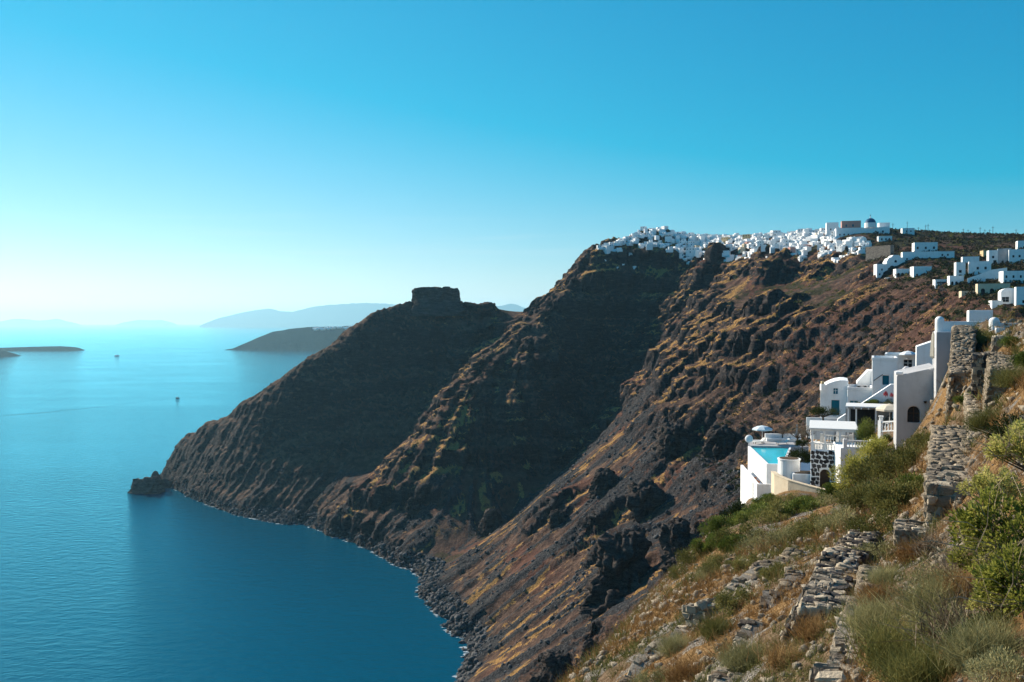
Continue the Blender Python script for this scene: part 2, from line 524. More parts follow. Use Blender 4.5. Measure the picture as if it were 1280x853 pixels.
# what grows or lies where: R bare rock, G dry golden grass, B green brush, A red soil
up = N[..., 2]
nC = fbm(Xd / 30, Yd / 30, Zd / 30, 4)
nD = fbm(Xd / 7 + 31, Yd / 7, Zd / 7, 3, 0.6)
sA = bil2(streakA, X, Y); sC = bil2(streakC, X, Y)
m_rock = sstep(0.70, 0.52, up + 0.10 * nD) * onland
m_gold = sstep(0.47, 0.73, 0.5 * sA + 0.30 * sC + 0.26 + 0.45 * nC + 0.2 * nD - 0.10) * sstep(0.55, 0.72, up) * (1 - 0.8 * flat_top) * (1 - 0.6 * sstep(90, 150, X) * sstep(720, 580, Y))
m_green = np.clip(sstep(0.05, 0.45, nC + 0.5 * nD - 0.1) * sstep(170, 215, Zd) * sstep(0.6, 0.8, up) * 0.8 + flat_top * sstep(-0.25, 0.2, nC + nD) * 0.95, 0, 1) * sstep(760, 600, Y * 0.9 - 0.55 * X + 60 * nC)
m_green = np.maximum(m_green, flat_top * 0.6 * sstep(-0.2, 0.2, nC))
bare = np.clip(SKA + sstep(-40, 10, X) * sstep(190, 130, X - 0.35 * (Y - 1000)) * sstep(850, 930, Y) * sstep(270, 240, Zd) * sstep(-0.15, -0.4, N[..., 1]), 0, 1)   # steep lava faces where nothing grows
m_gold = m_gold * (1 - 0.75 * bare); m_green = m_green * (1 - 0.8 * bare)
m_red = (1 - 0.7 * bare) * sstep(0.08, 0.4, perlin(Xd / 90 + 5, Yd / 90, Zd / 28) + 0.2 * nD) * 0.8 * (1 - 0.5 * sstep(90, 150, X) * sstep(720, 580, Y))  # red thinned on the shaded faces, painting in the cool of their shade
m_boul = np.clip(sstep(0.45, 0.62, bil2(streakB, X, Y) * 0.45 + sA * 0.55 + 0.25 * nC), 0, 1) * sstep(0.05, 0.3, scree + sstep(60, 8, Zd)) 
m_boul = np.maximum(m_boul, sstep(16, 5, Zd + 5 * nC) * onland)

nr, nc = X.shape
idx = np.arange(nr * nc).reshape(nr, nc)
F = np.stack([idx[:-1, :-1], idx[:-1, 1:], idx[1:, 1:], idx[1:, :-1]], -1).reshape(-1, 4)[:, ::-1]
V = np.stack([Xd, Yd, Zd], -1).reshape(-1, 3)
zf = V[:, 2][F].max(1)
F = F[zf > -4.0]
used = np.zeros(len(V), bool); used[F.ravel()] = True
remap = np.cumsum(used) - 1
F = remap[F]
terrain_me = np_mesh('cliff_terrain', V[used], F, smooth=False)
def add_attr(me, name, arr):
    a = me.attributes.new(name, 'FLOAT', 'POINT')
    a.data.foreach_set('value', np.ascontiguousarray(arr, np.float32))
for nm, arr in (('rock', m_rock), ('gold', m_gold), ('green', m_green), ('red', m_red), ('boulder', m_boul), ('streak', sC)):
    add_attr(terrain_me, nm, arr.ravel()[used])

def make_terrain_material():
    t = NT('volcanic_slope')
    pos = t.coord('World')
    n1 = t.noise(pos, 0.9, 5, 0.65)
    n2 = t.noise(pos, 0.16, 5, 0.6)
    n4 = t.noise(pos, 0.33, 4, 0.6)
    n3 = t.noise(t.mapping(pos, (0.10, 0.10, 0.55)), 1.0, 4, 0.6, 0.4)     # level strata
    soil = t.ramp(t.math('ADD', t.math('MULTIPLY', n2, 0.6), t.math('MULTIPLY', n1, 0.4)), [(0.36, (0.034, 0.023, 0.021)), (0.5, (0.086, 0.052, 0.039)), (0.64, (0.185, 0.112, 0.073))])
    soil = t.mix(t.math('MULTIPLY', t.attr('red', 'Fac'), 0.7), soil, t.mix(n1, (0.080, 0.030, 0.022), (0.17, 0.068, 0.042)))
    boul = t.ramp(n1, [(0.38, (0.014, 0.014, 0.016)), (0.55, (0.045, 0.044, 0.046)), (0.72, (0.12, 0.115, 0.11))])
    gold = t.ramp(n1, [(0.3, (0.12, 0.07, 0.032)), (0.5, (0.30, 0.165, 0.055)), (0.7, (0.52, 0.31, 0.11))])
    green = t.ramp(n1, [(0.35, (0.014, 0.015, 0.008)), (0.55, (0.044, 0.040, 0.020)), (0.75, (0.095, 0.080, 0.038))])
    rock = t.ramp(n3, [(0.30, (0.011, 0.011, 0.013)), (0.47, (0.033, 0.029, 0.031)), (0.56, (0.064, 0.045, 0.040)), (0.72, (0.13, 0.112, 0.105))])
    rock = t.mix(0.55, rock, t.ramp(n1, [(0.38, (0.010, 0.010, 0.012)), (0.6, (0.055, 0.050, 0.048)), (0.78, (0.22, 0.20, 0.185))]))
    jit = t.math('MULTIPLY', t.math('SUBTRACT', n1, 0.5), 1.4)
    def mask(nm, lo=0.35, hi=0.65):
        v = t.math('ADD', t.attr(nm, 'Fac'), jit)
        v = t.math('ADD', v, t.math('MULTIPLY', t.math('SUBTRACT', n4, 0.5), 1.0))
        mr = t.n('ShaderNodeMapRange'); mr.interpolation_type = 'SMOOTHSTEP'
        mr.inputs['From Min'].default_value = lo; mr.inputs['From Max'].default_value = hi
        t.l(v, mr.inputs['Value'])
        return mr.outputs['Result']
    c = t.mix(mask('gold'), soil, gold)
    c = t.mix(mask('boulder'), c, boul)
    c = t.mix(mask('green', 0.4, 0.6), c, green)
    c = t.mix(mask('rock'), c, rock)
    t.color(c)
    t.b.inputs['Roughness'].default_value = 0.95
    h = t.math('ADD', t.math('MULTIPLY', n2, 2.2), t.math('MULTIPLY', t.noise(pos, 0.55, 6, 0.7), 1.6))
    t.bump(h, 1.0, 1.3)
    return t.m
MAT_TERRAIN = make_terrain_material()
terrain = link('cliff_terrain', terrain_me, MAT_TERRAIN)
tag(terrain, 'dark volcanic caldera slopes with cliffs, scree and dry grass', None, None, 'structure')
print('terrain tris', 2 * len(F))

# ------------------------------------------------------------------ sea
def make_sea(name='sea_water', body=(0.0, 0.068, 0.120), chop=1.0):
    t = NT(name)
    pos = t.coord('World')
    t.color(body)
    t.set(Roughness=0.6)
    t.b.inputs['Specular IOR Level'].default_value = 0.0
    big = t.noise(t.mapping(pos, (1, 3.0, 1), (0, 0, R(-10))), 0.0013, 5, 0.6, 0.8)       # wind patches
    nz = t.noise(t.mapping(pos, (1, 1.7, 1), (0, 0, R(22))), 0.085, 9, 0.66, 0.2)
    h = t.math('MULTIPLY', nz, t.math('ADD', 0.35, t.math('MULTIPLY', big, 1.3)))
    bp = t.n('ShaderNodeBump'); bp.inputs['Strength'].default_value = 0.29 * chop; bp.inputs['Distance'].default_value = 4.0
    t.l(h, bp.inputs['Height'])
    gl = t.n('ShaderNodeBsdfGlossy'); gl.inputs['Color'].default_value = (0.34, 0.88, 1.0, 1)
    t.l(t.ramp(big, [(0.35, 0.05), (0.65, 0.10)]), gl.inputs['Roughness'])
    fr = t.n('ShaderNodeFresnel'); fr.inputs['IOR'].default_value = 1.333
    for nd_ in (gl, fr, t.b): t.l(bp.outputs['Normal'], nd_.inputs['Normal'])
    mx = t.n('ShaderNodeMixShader')
    t.l(fr.outputs['Fac'], mx.inputs['Fac']); t.l(t.b.outputs['BSDF'], mx.inputs[1]); t.l(gl.outputs['BSDF'], mx.inputs[2])
    t.l(mx.outputs['Shader'], t.t.nodes['Material Output'].inputs['Surface'])
    return t.m
MAT_SEA = make_sea()
SEA_R = 90000.0
rs = np.concatenate([[0], np.geomspace(60, SEA_R, 60)])
ta = np.linspace(0, 2 * math.pi, 97)[:-1]
Vs = np.array([[r_ * math.cos(a), r_ * math.sin(a), 0] for r_ in rs[1:] for a in ta])
Fs = []
for i in range(len(rs) - 2):
    for j in range(96):
        Fs.append((i * 96 + j, (i + 1) * 96 + j, (i + 1) * 96 + (j + 1) % 96, i * 96 + (j + 1) % 96))
sea = link('sea', np_mesh('sea', Vs, np.array(Fs), True), MAT_SEA)
tag(sea, 'calm blue sea filling the flooded caldera', None, None, 'structure')
# ------------------------------------------------------------------ haze: one closed box of air round everything
def make_haze():
    m = bpy.data.materials.new('haze_air')
    m.use_nodes = True
    nt = m.node_tree
    nt.nodes.clear()
    o = nt.nodes.new('ShaderNodeOutputMaterial')
    v = nt.nodes.new('ShaderNodeVolumePrincipled')
    v.inputs['Color'].default_value = (0.40, 0.76, 0.98, 1)
    v.inputs['Density'].default_value = 2.8e-5
    v.inputs['Anisotropy'].default_value = 0.42
    nt.links.new(v.outputs['Volume'], o.inputs['Volume'])
    bm = bmesh.new()
    bmesh.ops.create_cube(bm, size=1.0)
    for q in bm.verts:
        q.co = (q.co.x * 190000, q.co.y * 190000, -61 if q.co.z < 0 else 1150)
    me = bpy.data.meshes.new('haze')
    bm.to_mesh(me); bm.free()
    ob = link('haze', me, m)
    tag(ob, 'pale blue sea haze filling the air', None, None, 'stuff')
make_haze()
# ------------------------------------------------------------------ butte, sea stack, far islands, boats
def mat_rock(name, lo, hi, scale=0.35, strata=True, bump=1.0):
    t = NT(name)
    pos = t.coord('World')
    n1 = t.noise(pos, scale * 3, 5, 0.65)
    n2 = t.noise(t.mapping(pos, (0.3, 0.3, 1.6)) if strata else pos, scale, 5, 0.6, 0.4)
    f = t.math('ADD', t.math('MULTIPLY', n1, 0.5), t.math('MULTIPLY', n2, 0.5))
    mid = tuple((a + b) / 2.4 for a, b in zip(lo, hi))
    t.color(t.ramp(f, [(0.34, lo), (0.5, mid), (0.66, hi)]))
    t.b.inputs['Specular IOR Level'].default_value = 0.0
    t.bump(f, 0.9, bump)
    return t.m
MAT_ROCK = mat_rock('dark_volcanic_rock', (0.020, 0.018, 0.019), (0.15, 0.13, 0.115))
MAT_FARROCK = mat_rock('far_island_rock', (0.002, 0.003, 0.004), (0.006, 0.007, 0.008), 0.01, True, 20)

MAT_CRAG = mat_rock('crag_rock', (0.010, 0.009, 0.010), (0.12, 0.10, 0.088), 0.5)
def radial_rock(name, mat, center, prof, rx, ry, nseg=72, nring=22, amp=0.12, seed=0.0, smooth=False, top_noise=0.0, block=0.0):
    """rock swept round a vertical axis: prof = [(height, radius factor)], pushed about by noise"""
    hs = np.array([p[0] for p in prof]); rf = np.array([p[1] for p in prof])
    tt = np.linspace(0, 1, nring)
    s = np.concatenate([[0], np.cumsum(np.hypot(np.diff(hs), np.diff(rf) * (rx + ry) / 2))]); s /= s[-1]
    H = np.interp(tt, s, hs); Rf = np.interp(tt, s, rf)
    A, Hh = np.meshgrid(np.linspace(0, 2 * np.pi, nseg, endpoint=False), H)
    Rr = np.repeat(Rf[:, None], nseg, 1)
    x = Rr * rx * np.sign(np.cos(A)) * np.abs(np.cos(A)) ** 0.75; y = Rr * ry * np.sign(np.sin(A)) * np.abs(np.sin(A)) ** 0.75
    s0 = (rx + ry) / 2
    n = fbm(x / s0 * 2.2 + seed, y / s0 * 2.2, Hh / s0 * 1.2 + seed, 4, 0.55, ridged=True)
    k = 1 + amp * n
    if block:
        v1, e1 = cells(x / s0 * 2.6 + seed, y / s0 * 2.6, Hh / s0 * 0.9, 5); v2, e2 = cells(x / s0 * 6 + seed, y / s0 * 6, Hh / s0 * 2.4, 9)
        k = k + block * ((v1 - .5) * 1.2 + (v2 - .5) * 0.7 - 0.35 * sstep(0.16, 0, e1) - 0.2 * sstep(0.2, 0, e2))
        Hh = Hh + block * s0 * (v1 - .5) * 0.9 * np.clip((Hh - hs[0]) / (hs.max() - hs[0]), 0, 1)
    z = Hh + top_noise * fbm(x / s0 * 2 + seed, y / s0 * 2 + 4, 0 * x, 3) * np.clip((Hh - hs[0]) / max(1e-6, hs.max() - hs[0]), 0, 1)
    V = np.stack([x * k, y * k, z], -1).reshape(-1, 3)
    idx = np.arange(nring * nseg).reshape(nring, nseg)
    j1 = np.roll(idx, -1, 1)
    F = np.stack([idx[:-1], j1[:-1], j1[1:], idx[1:]], -1).reshape(-1, 4)
    o = link(name, np_mesh(name, V, F, smooth), mat)
    o.location = tuple(float(c) for c in center)
    return o

w = P(545, 374, 1132)
butte = radial_rock('rock_butte', MAT_ROCK, (w[0], w[1], w[2] - 10), [(-14, 1.7), (-2, 1.35), (6, 1.12), (9, 1.02), (16, 0.99), (23, 0.98), (26.6, 0.97), (27.6, 0.88), (28.2, 0.5), (28.6, 0.0)], 27, 17, 140, 50, 0.10, 1.3, False, 2.4, 0.12)
butte.scale = (1.04, 1, 0.86)
tag(butte, 'flat topped dark rock butte crowning the headland ridge', 'rock')

w = P(742, 334, 1122)
cr = radial_rock('rock_crag', MAT_ROCK, (w[0], w[1] + 6, w[2] - 4), [(-10, 1.3), (0, 1.05), (8, 0.95), (16, 1.0), (20, 0.9), (21.5, 0.4), (22, 0)], 11, 9, 70, 34, 0.14, 6.3, False, 2.0, 0.25)
tag(cr, 'sheer dark crag ending the village rim on the left', 'rock')
# crags standing out of the slopes
for (px_, py_, wp, hp, sd_, lab) in [(782, 735, 40, 62, 1.1, 'large columnar crag with a shaded right side on the lower slope'), (852, 688, 22, 34, 2.2, 'dark crag just left of the green bank'), (812, 642, 26, 36, 3.3, 'dark crag halfway down below the pool'),
                                     (738, 842, 16, 44, 4.4, 'dark rock spire at the bottom by the near hillside'), (694, 858, 24, 36, 5.5, 'dark crag at the bottom edge left of the spire'), (612, 668, 14, 30, 6.6, 'small dark crag at the foot of the second spur'),
                                     (516, 640, 9, 17, 7.7, 'small dark crag on the scree of the second spur'), (700, 655, 12, 16, 8.8, 'low dark crag on the upper scree'), (760, 610, 18, 22, 9.9, 'dark crag at the top of the scree'), (905, 560, 20, 26, 10.1, 'dark crag left of the pool parasol'), (842, 560, 20, 30, 11.3, 'dark crag in the middle of the lit slope')]:
    D = hit_terrain(px_, py_, 330, 1200) or 450
    w = P(px_, py_, D); m_ = D / FPX
    o = radial_rock('rock_crag', MAT_CRAG, (w[0], w[1] + wp * m_ * 0.5, w[2]), [(-hp * m_ * 0.6, 1.5), (0, 1.15), (hp * m_ * 0.4, 1.0), (hp * m_ * 0.75, 0.86), (hp * m_ * 0.95, 0.6), (hp * m_, 0.0)], wp * m_ * 0.8, wp * m_ * 0.7, 96, 44, 0.16, sd_, False, hp * m_ * 0.2, 0.42)
    o.rotation_euler = (R(-6), R(14), sd_)
    tag(o, lab, 'rock')
w = Psea(181, 617)
stack = radial_rock('sea_stack', MAT_ROCK, (w[0], w[1] + 8, 0), [(-6, 1.12), (0, 1.08), (6, 0.95), (13, 0.80), (17, 0.5), (18.5, 0.0)], 19, 12, 90, 34, 0.16, 4.2, False, 4.0, 0.25)
tag(stack, 'dark jagged sea stack standing off the tip of the headland', 'rock')
w = Psea(191, 612)
sp = radial_rock('rock_spire', MAT_ROCK, (w[0], w[1] + 8, 8), [(-8, 1.2), (6, 0.9), (11, 0.7), (17, 0.35), (18, 0.0)], 7, 6, 40, 18, 0.2, 9.1, False, 2.0)
sp.parent = stack; sp.location = (sp.location.x - stack.location.x, sp.location.y - stack.location.y, 4)
w = Psea(201, 611)
s2 = radial_rock('sea_stack', MAT_ROCK, (w[0], w[1] + 12, 0), [(-6, 1.1), (2, 1.0), (7, 0.8), (10, 0.3), (10.5, 0)], 9, 8, 44, 16, 0.2, 2.7, False, 3.0)
tag(s2, 'low dark rock between the sea stack and the headland', 'rock')

def island(name, label, prof, D, depth, shape=0.5, seed=0.0, mat=MAT_FARROCK, nz=0.12):
    """far land: prof = [(px, py)] of its skyline, D metres away, depth metres front to back"""
    w = np.array([P(px, py, D) for px, py in prof])
    nu, nv = 160, 28
    xs = np.linspace(w[0, 0], w[-1, 0], nu)
    top = np.interp(xs, w[:, 0], w[:, 2])
    v = np.linspace(-1, 1, nv)
    U, Vv = np.meshgrid(xs, v)
    T = np.repeat(top[None], nv, 0)
    prof_v = np.clip(1 - np.abs(Vv), 0, 1) ** shape
    n = fbm(U / depth * 3 + seed, Vv * 3 + seed, 0 * U, 4, 0.5, ridged=True)
    Z = T * prof_v * (1 + nz * (n - 0.3) * (1 - prof_v * 0.7)) - 8 * (prof_v < 0.02)
    Yv = D + Vv * depth / 2 + (n * depth * 0.06)
    idx = np.arange(nu * nv).reshape(nv, nu)
    F = np.stack([idx[:-1, :-1], idx[:-1, 1:], idx[1:, 1:], idx[1:, :-1]], -1).reshape(-1, 4)
    o = link(name, np_mesh(name, np.stack([U, Yv, Z], -1).reshape(-1, 3), F, True), mat)
    tag(o, label, None, None, 'structure')
    return o
def sea_d(py): return 210 * FPX / (py - 403.0)
island('far_island', 'dark cape with a white village along its top', [(293, 438.5), (297, 435), (302, 434.5), (308, 429), (320, 423), (340, 415), (362, 411), (385, 409), (410, 408.5), (450, 407), (500, 406.5), (520, 412)], 6950, 640, 0.42, 2.0)
island('far_island', 'low flat island on the sea at the left edge', [(-220, 436), (-60, 434.6), (0, 435), (40, 433.6), (75, 433), (91, 434), (96, 438.5)], 6500, 260, 0.35, 5.0)
island('far_island', 'dark island tip cut by the left edge', [(-160, 426), (-40, 436), (0, 438), (6, 441), (13, 447)], 5350, 260, 0.45, 8.0)
island('far_hills', 'pale blue mountain ridge on the horizon', [(262, 402), (272, 398), (300, 391.5), (318, 388), (335, 386), (352, 389), (366, 390), (385, 385), (402, 382), (425, 380.5), (450, 379), (470, 379.5), (500, 381), (560, 383), (600, 385),
        (638, 380), (648, 381), (665, 388), (720, 394)], 40000, 3000, 0.7, 3.0, nz=0.25)
island('far_hills', 'faint pale hills on the horizon at the left edge', [(-40, 401), (0, 402), (18, 398.6), (30, 399), (45, 401), (58, 400.4), (70, 398.6), (80, 401.5), (88, 403)], 48000, 2600, 0.7, 6.0, nz=0.25)
island('far_hills', 'faintest low hills on the horizon', [(155, 403), (172, 400.2), (186, 400.6), (200, 400.2), (212, 402.8)], 52000, 2600, 0.7, 7.0, nz=0.25)

# white specks of the far village
def box_arrays(cx, cy, cz, sx, sy, sz):
    c = np.array([(x, y, z) for z in (0, 1) for y in (-.5, .5) for x in (-.5, .5)], float)
    V = c * (sx, sy, sz) + (cx, cy, cz)
    F = np.array([(0, 2, 3, 1), (4, 5, 7, 6), (0, 1, 5, 4), (2, 6, 7, 3), (0, 4, 6, 2), (1, 3, 7, 5)])
    return V, F
def join_arrays(parts):
    Vs, Fs, n = [], [], 0
    for V, F in parts:
        Vs.append(V); Fs.append(np.asarray(F) + n); n += len(V)
    return np.concatenate(Vs), np.concatenate(Fs)

def mat_plaster(name, col, var=0.06, dirt=0.25):
    t = NT(name)
    pos = t.coord('World')
    n = t.noise(pos, 0.7, 4, 0.6)
    n2 = t.noise(t.mapping(pos, (1.6, 1.6, 0.25)), 0.9, 4, 0.65)
    lo = tuple(c * (1 - dirt) * f for c, f in zip(col, (1.0, 0.97, 0.93)))
    c = t.ramp(t.math('ADD', t.math('MULTIPLY', n, 0.5), t.math('MULTIPLY', n2, 0.5)), [(0.30, lo), (0.48, tuple(x * (1 - var) for x in col)), (0.7, col)])
    t.color(c)
    t.b.inputs['Roughness'].default_value = 0.85
    t.bump(t.math('ADD', t.noise(pos, 9.0, 3, 0.6), t.math('MULTIPLY', t.noise(pos, 1.1, 3, 0.5), 4.0)), 0.4, 0.03)
    return t.m
def mat_plain(name, col, rough=0.7, metal=0.0, var=0.15, scale=6.0):
    t = NT(name)
    n = t.noise(t.coord('Object'), scale, 3, 0.6)
    t.color(t.ramp(n, [(0.3, tuple(c * (1 - var) for c in col)), (0.7, tuple(min(1, c * (1 + var)) for c in col))]))
    t.b.inputs['Roughness'].default_value = rough
    t.b.inputs['Metallic'].default_value = metal
    return t.m
WHITE = mat_plaster('whitewash', (0.85, 0.85, 0.84), 0.05, 0.20)
CREAM = mat_plaster('cream_plaster', (0.62, 0.52, 0.38))
PINK = mat_plaster('pink_plaster', (0.55, 0.30, 0.25))
OCHRE = mat_plaster('ochre_plaster', (0.60, 0.45, 0.26))
GREYW = mat_plaster('weathered_grey_plaster', (0.44, 0.44, 0.45), 0.12, 0.35)
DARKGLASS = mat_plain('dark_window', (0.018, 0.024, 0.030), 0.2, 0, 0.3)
BLUEPAINT = mat_plain('teal_blue_paint', (0.012, 0.13, 0.19), 0.5)
DOMEBLUE = mat_plain('dome_blue', (0.02, 0.09, 0.17), 0.5)
WOOD = mat_plain('weathered_wood', (0.16, 0.10, 0.06), 0.8)
DARKWOOD = mat_plain('dark_wood', (0.05, 0.035, 0.025), 0.7)
STEEL = mat_plain('grey_metal', (0.25, 0.26, 0.27), 0.45, 0.7)

parts = []
for i in range(70):
    px_ = 392 + 100 * random.random()
    q = P(px_, np.interp(px_, [385, 410, 450, 500], [410.5, 409.6, 408.2, 407.6]) + random.random() * 2.2, 6950 - 120)
    parts.append(box_arrays(q[0], q[1] - 120 * random.random(), q[2] - 8, 9 + 12 * random.random(), 12, 12 + 5 * random.random()))
V_, F_ = join_arrays(parts)
far_vil = link('far_white_village', np_mesh('far_white_village', V_, F_), WHITE)
tag(far_vil, 'white specks of a far village along the top of the cape', None, None, 'stuff')

# --- boats
def boat(name, label, loc, rz, L, W, H, kind):
    e = empty(name, loc, rz)
    n = 14
    ring = []
    V = []
    for i in range(n):
        u = i / (n - 1)
        half = W / 2 * (1 - max(0, (u - 0.55) / 0.45) ** 2.0) * (0.82 + 0.18 * min(1, u * 4))
        sheer = H * (1 + 0.25 * max(0, u - 0.5))
        x = (u - 0.5) * L
        V += [(x, -half, sheer), (x, -half * 0.75, -0.4), (x, half * 0.75, -0.4), (x, half, sheer)]
    F = []
    for i in range(n - 1):
        for j in range(3):
            F.append((i * 4 + j, i * 4 + j + 1, i * 4 + j + 5, i * 4 + j + 4))
        F.append((i * 4 + 3, i * 4, i * 4 + 4, i * 4 + 7))
    F.append((0, 3, 2, 1))
    link('hull', np_mesh('hull', np.array(V), np.array(F)), DARKWOOD if kind == 'small' else WHITE, e)
    if kind == 'small':
        Vb, Fb = box_arrays(-0.12 * L, 0, H, L * 0.34, W * 0.6, 1.9)
        link('cabin', np_mesh('cabin', Vb, Fb), WHITE, e)
        Vb, Fb = box_arrays(0.08 * L, 0, H, 0.24, 0.24, 5.5)
        link('mast', np_mesh('mast', Vb, Fb), WOOD, e)
        Vb, Fb = box_arrays(-0.08 * L, 0, H + 2.4, L * 0.32, 0.22, 0.25)
        link('boom', np_mesh('boom', Vb, Fb), WOOD, e)
    else:
        for k, (a, b, z0_, hh) in enumerate([(-0.04, 0.74, H, 2.6), (-0.06, 0.6, H + 2.6, 2.0)]):
            Vb, Fb = box_arrays(a * L, 0, z0_, L * b, W * 0.85, hh)
            link('deck', np_mesh('deck', Vb, Fb), WHITE, e)
        Vb, Fb = box_arrays(-0.18 * L, 0, H + 4.6, L * 0.08, W * 0.35, 2.2)
        link('funnel', np_mesh('funnel', Vb, Fb), BLUEPAINT, e)
    tag(e, label, 'boat' if kind == 'small' else 'ferry')
q = Psea(222, 498); boat('motor_boat', 'small dark boat trailing a long wake', (q[0], q[1], 0.0), R(8), 10.5, 3.4, 1.3, 'small')
q = Psea(146, 445.5); boat('ferry', 'tiny far ferry on the sea towards the low island', (q[0], q[1], 0.0), R(175), 32, 8, 2.6, 'ferry')
# wake: a band of choppier water behind the boat
wake_mat = make_sea('wake_water', (0.0, 0.040, 0.075), 2.2)
wk = []
tr = [(221, 498.2), (205, 499.5), (185, 501.5), (160, 504.5), (130, 508.5), (95, 512), (50, 516.5), (0, 520)]
for i, q in enumerate(tr):
    w = Psea(*q); hw = 2.0 + 2.6 * i
    wk += [(w[0], w[1] - hw, 0.02), (w[0], w[1] + hw, 0.02)]
wake = link('boat_wake', np_mesh('boat_wake', np.array(wk), np.array([(2 * i, 2 * i + 2, 2 * i + 3, 2 * i + 1) for i in range(len(tr) - 1)])[:, ::-1]), wake_mat)
tag(wake, 'dark line of the wake trailing behind the small boat', None, None, 'stuff')

# --- boulders and rubble along the shore and on the scree
def rock_mesh(name, seed, n=1, rough=0.3, flat=(1, 1, 1)):
    bm = bmesh.new()
    bmesh.ops.create_icosphere(bm, subdivisions=n, radius=1.0)
    r = random.Random(seed)
    for v in bm.verts:
        k = 1 + rough * (r.random() - 0.5) * 2
        v.co = Vector((v.co.x * k * flat[0], v.co.y * k * flat[1], v.co.z * k * flat[2]))
    me = bpy.data.meshes.new(name)
    bm.to_mesh(me); bm.free()
    return me
def mesh_arrays(me):
    V = np.empty(len(me.vertices) * 3, np.float32); me.vertices.foreach_get('co', V)
    F = np.empty(len(me.loops), np.int32); me.loops.foreach_get('vertex_index', F)
    return V.reshape(-1, 3), F.reshape(len(me.polygons), -1)
_ico = [mesh_arrays(rock_mesh('rk', 100 + i, 1, 0.35)) for i in range(5)]
def scatter_mesh(name, pts, sizes, protos, mat, flat=0.75, tilt=0.6):
    Vs, Fs, n = [], [], 0
    for p, s in zip(pts, sizes):
        V, F = protos[rng.integers(len(protos))]
        a = rng.random(3) * (tilt, tilt, 6.28)
        M = np.array(Matrix.Rotation(a[2], 3, 'Z') @ Matrix.Rotation(a[0], 3, 'X') @ Matrix.Rotation(a[1], 3, 'Y'))
        sc = s * (0.75 + 0.5 * rng.random(3)); sc[2] *= flat
        Vs.append((V * sc) @ M.T + p); Fs.append(F + n); n += len(V)
    o = link(name, np_mesh(name, np.concatenate(Vs), np.concatenate(Fs)), mat)
    return o
pts, szs = [], []
flatX, flatY, flatZ = Xd.ravel(), Yd.ravel(), Zd.ravel()
vis = (Y.ravel() > 420) & (Y.ravel() < 1200)
cand = np.where((flatZ > -1.5) & (flatZ < 9) & vis)[0]
for i in rng.choice(cand, 2600):
    pts.append((flatX[i], flatY[i], flatZ[i] + 0.2)); szs.append(0.6 + 2.2 * rng.random() ** 2.5)
cand = np.where((m_boul.ravel() > 0.6) & (flatZ > 4) & (flatZ < 150) & vis)[0]
for i in rng.choice(cand, 2600):
    pts.append((flatX[i], flatY[i], flatZ[i] + 0.1)); szs.append(0.35 + 1.3 * rng.random() ** 3)
MAT_BOULDER = mat_rock('boulder_rock', (0.030, 0.030, 0.033), (0.17, 0.165, 0.16), 0.5, False, 0.3)
bo = scatter_mesh('boulder_scree', np.array(pts), szs, _ico, MAT_BOULDER)
tag(bo, 'dark boulders strewn along the shore and the scree', None, None, 'stuff')

# a little surf where the swell meets the boulders
cand = np.where((np.abs(flatZ) < 0.5) & vis)[0]
Vs, Fs = [], []
for i in rng.choice(cand, 230):
    r_ = 0.35 + 1.0 * rng.random() ** 2; a0 = rng.random() * 6.28; n0 = len(Vs)
    for k in range(6):
        q = r_ * (0.6 + 0.8 * rng.random()); Vs.append((flatX[i] - 1.2 + 2.2 * q * math.cos(a0 + k * 1.047), flatY[i] - 1.0 + q * math.sin(a0 + k * 1.047), 0.06 + 0.004 * (len(Fs) % 9)))
    Fs.append((n0, n0 + 1, n0 + 2, n0 + 3)); Fs.append((n0, n0 + 3, n0 + 4, n0 + 5))
surf = link('surf_foam', np_mesh('surf_foam', np.array(Vs), np.array(Fs)), mat_plain('sea_foam', (0.36, 0.42, 0.45), 0.8))
tag(surf, 'flecks of white surf along the boulder shore', None, None, 'stuff')
# ------------------------------------------------------------------ village houses
def arch_poly(x, z, w, h, n=8):
    """outline of an arched opening, base left corner (x, z)"""
    r = w / 2
    pts = [(x, z), (x + w, z), (x + w, z + h - r)]
    for i in range(1, n):
        a = math.pi * i / n
        pts.append((x + r + r * math.cos(a), z + h - r + r * math.sin(a)))
    pts.append((x, z + h - r))
    return pts
def rect_poly(x, z, w, h):
    return [(x, z), (x + w, z), (x + w, z + h), (x, z + h)]

def facade_mesh(name, outline, holes, depth, reveal=0.16):
    """front wall in the XZ plane (y = 0, facing -Y) with real openings and reveals, extruded back to y = depth"""
    bm = bmesh.new()
    def loop(pts, y=0.0):
        vs = [bm.verts.new((p[0], y, p[1])) for p in pts]
        es = [bm.edges.new((vs[i], vs[(i + 1) % len(vs)])) for i in range(len(vs))]
        return vs, es
    ov, oe = loop(outline)
    edges = list(oe); inner = []
    for h in holes:
        hv, he = loop(h)
        inner.append(hv); edges += he
    if holes:
        bmesh.ops.triangle_fill(bm, edges=edges, use_beauty=True, use_dissolve=False)
    else:
        bm.faces.new(ov)
    for hv in inner:
        bv = [bm.verts.new((v.co.x, reveal, v.co.z)) for v in hv]
        for i in range(len(hv)):
            j = (i + 1) % len(hv)
            bm.faces.new((hv[i], hv[j], bv[j], bv[i]))
        bm.faces.new(bv)
    bv = [bm.verts.new((v.co.x, depth, v.co.z)) for v in ov]
    for i in range(len(ov)):
        j = (i + 1) % len(ov)
        bm.faces.new((ov[i], bv[i], bv[j], ov[j]))
    bm.faces.new(list(reversed(bv)))
    bmesh.ops.recalc_face_normals(bm, faces=bm.faces)
    me = bpy.data.meshes.new(name)
    bm.to_mesh(me); bm.free()
    return me
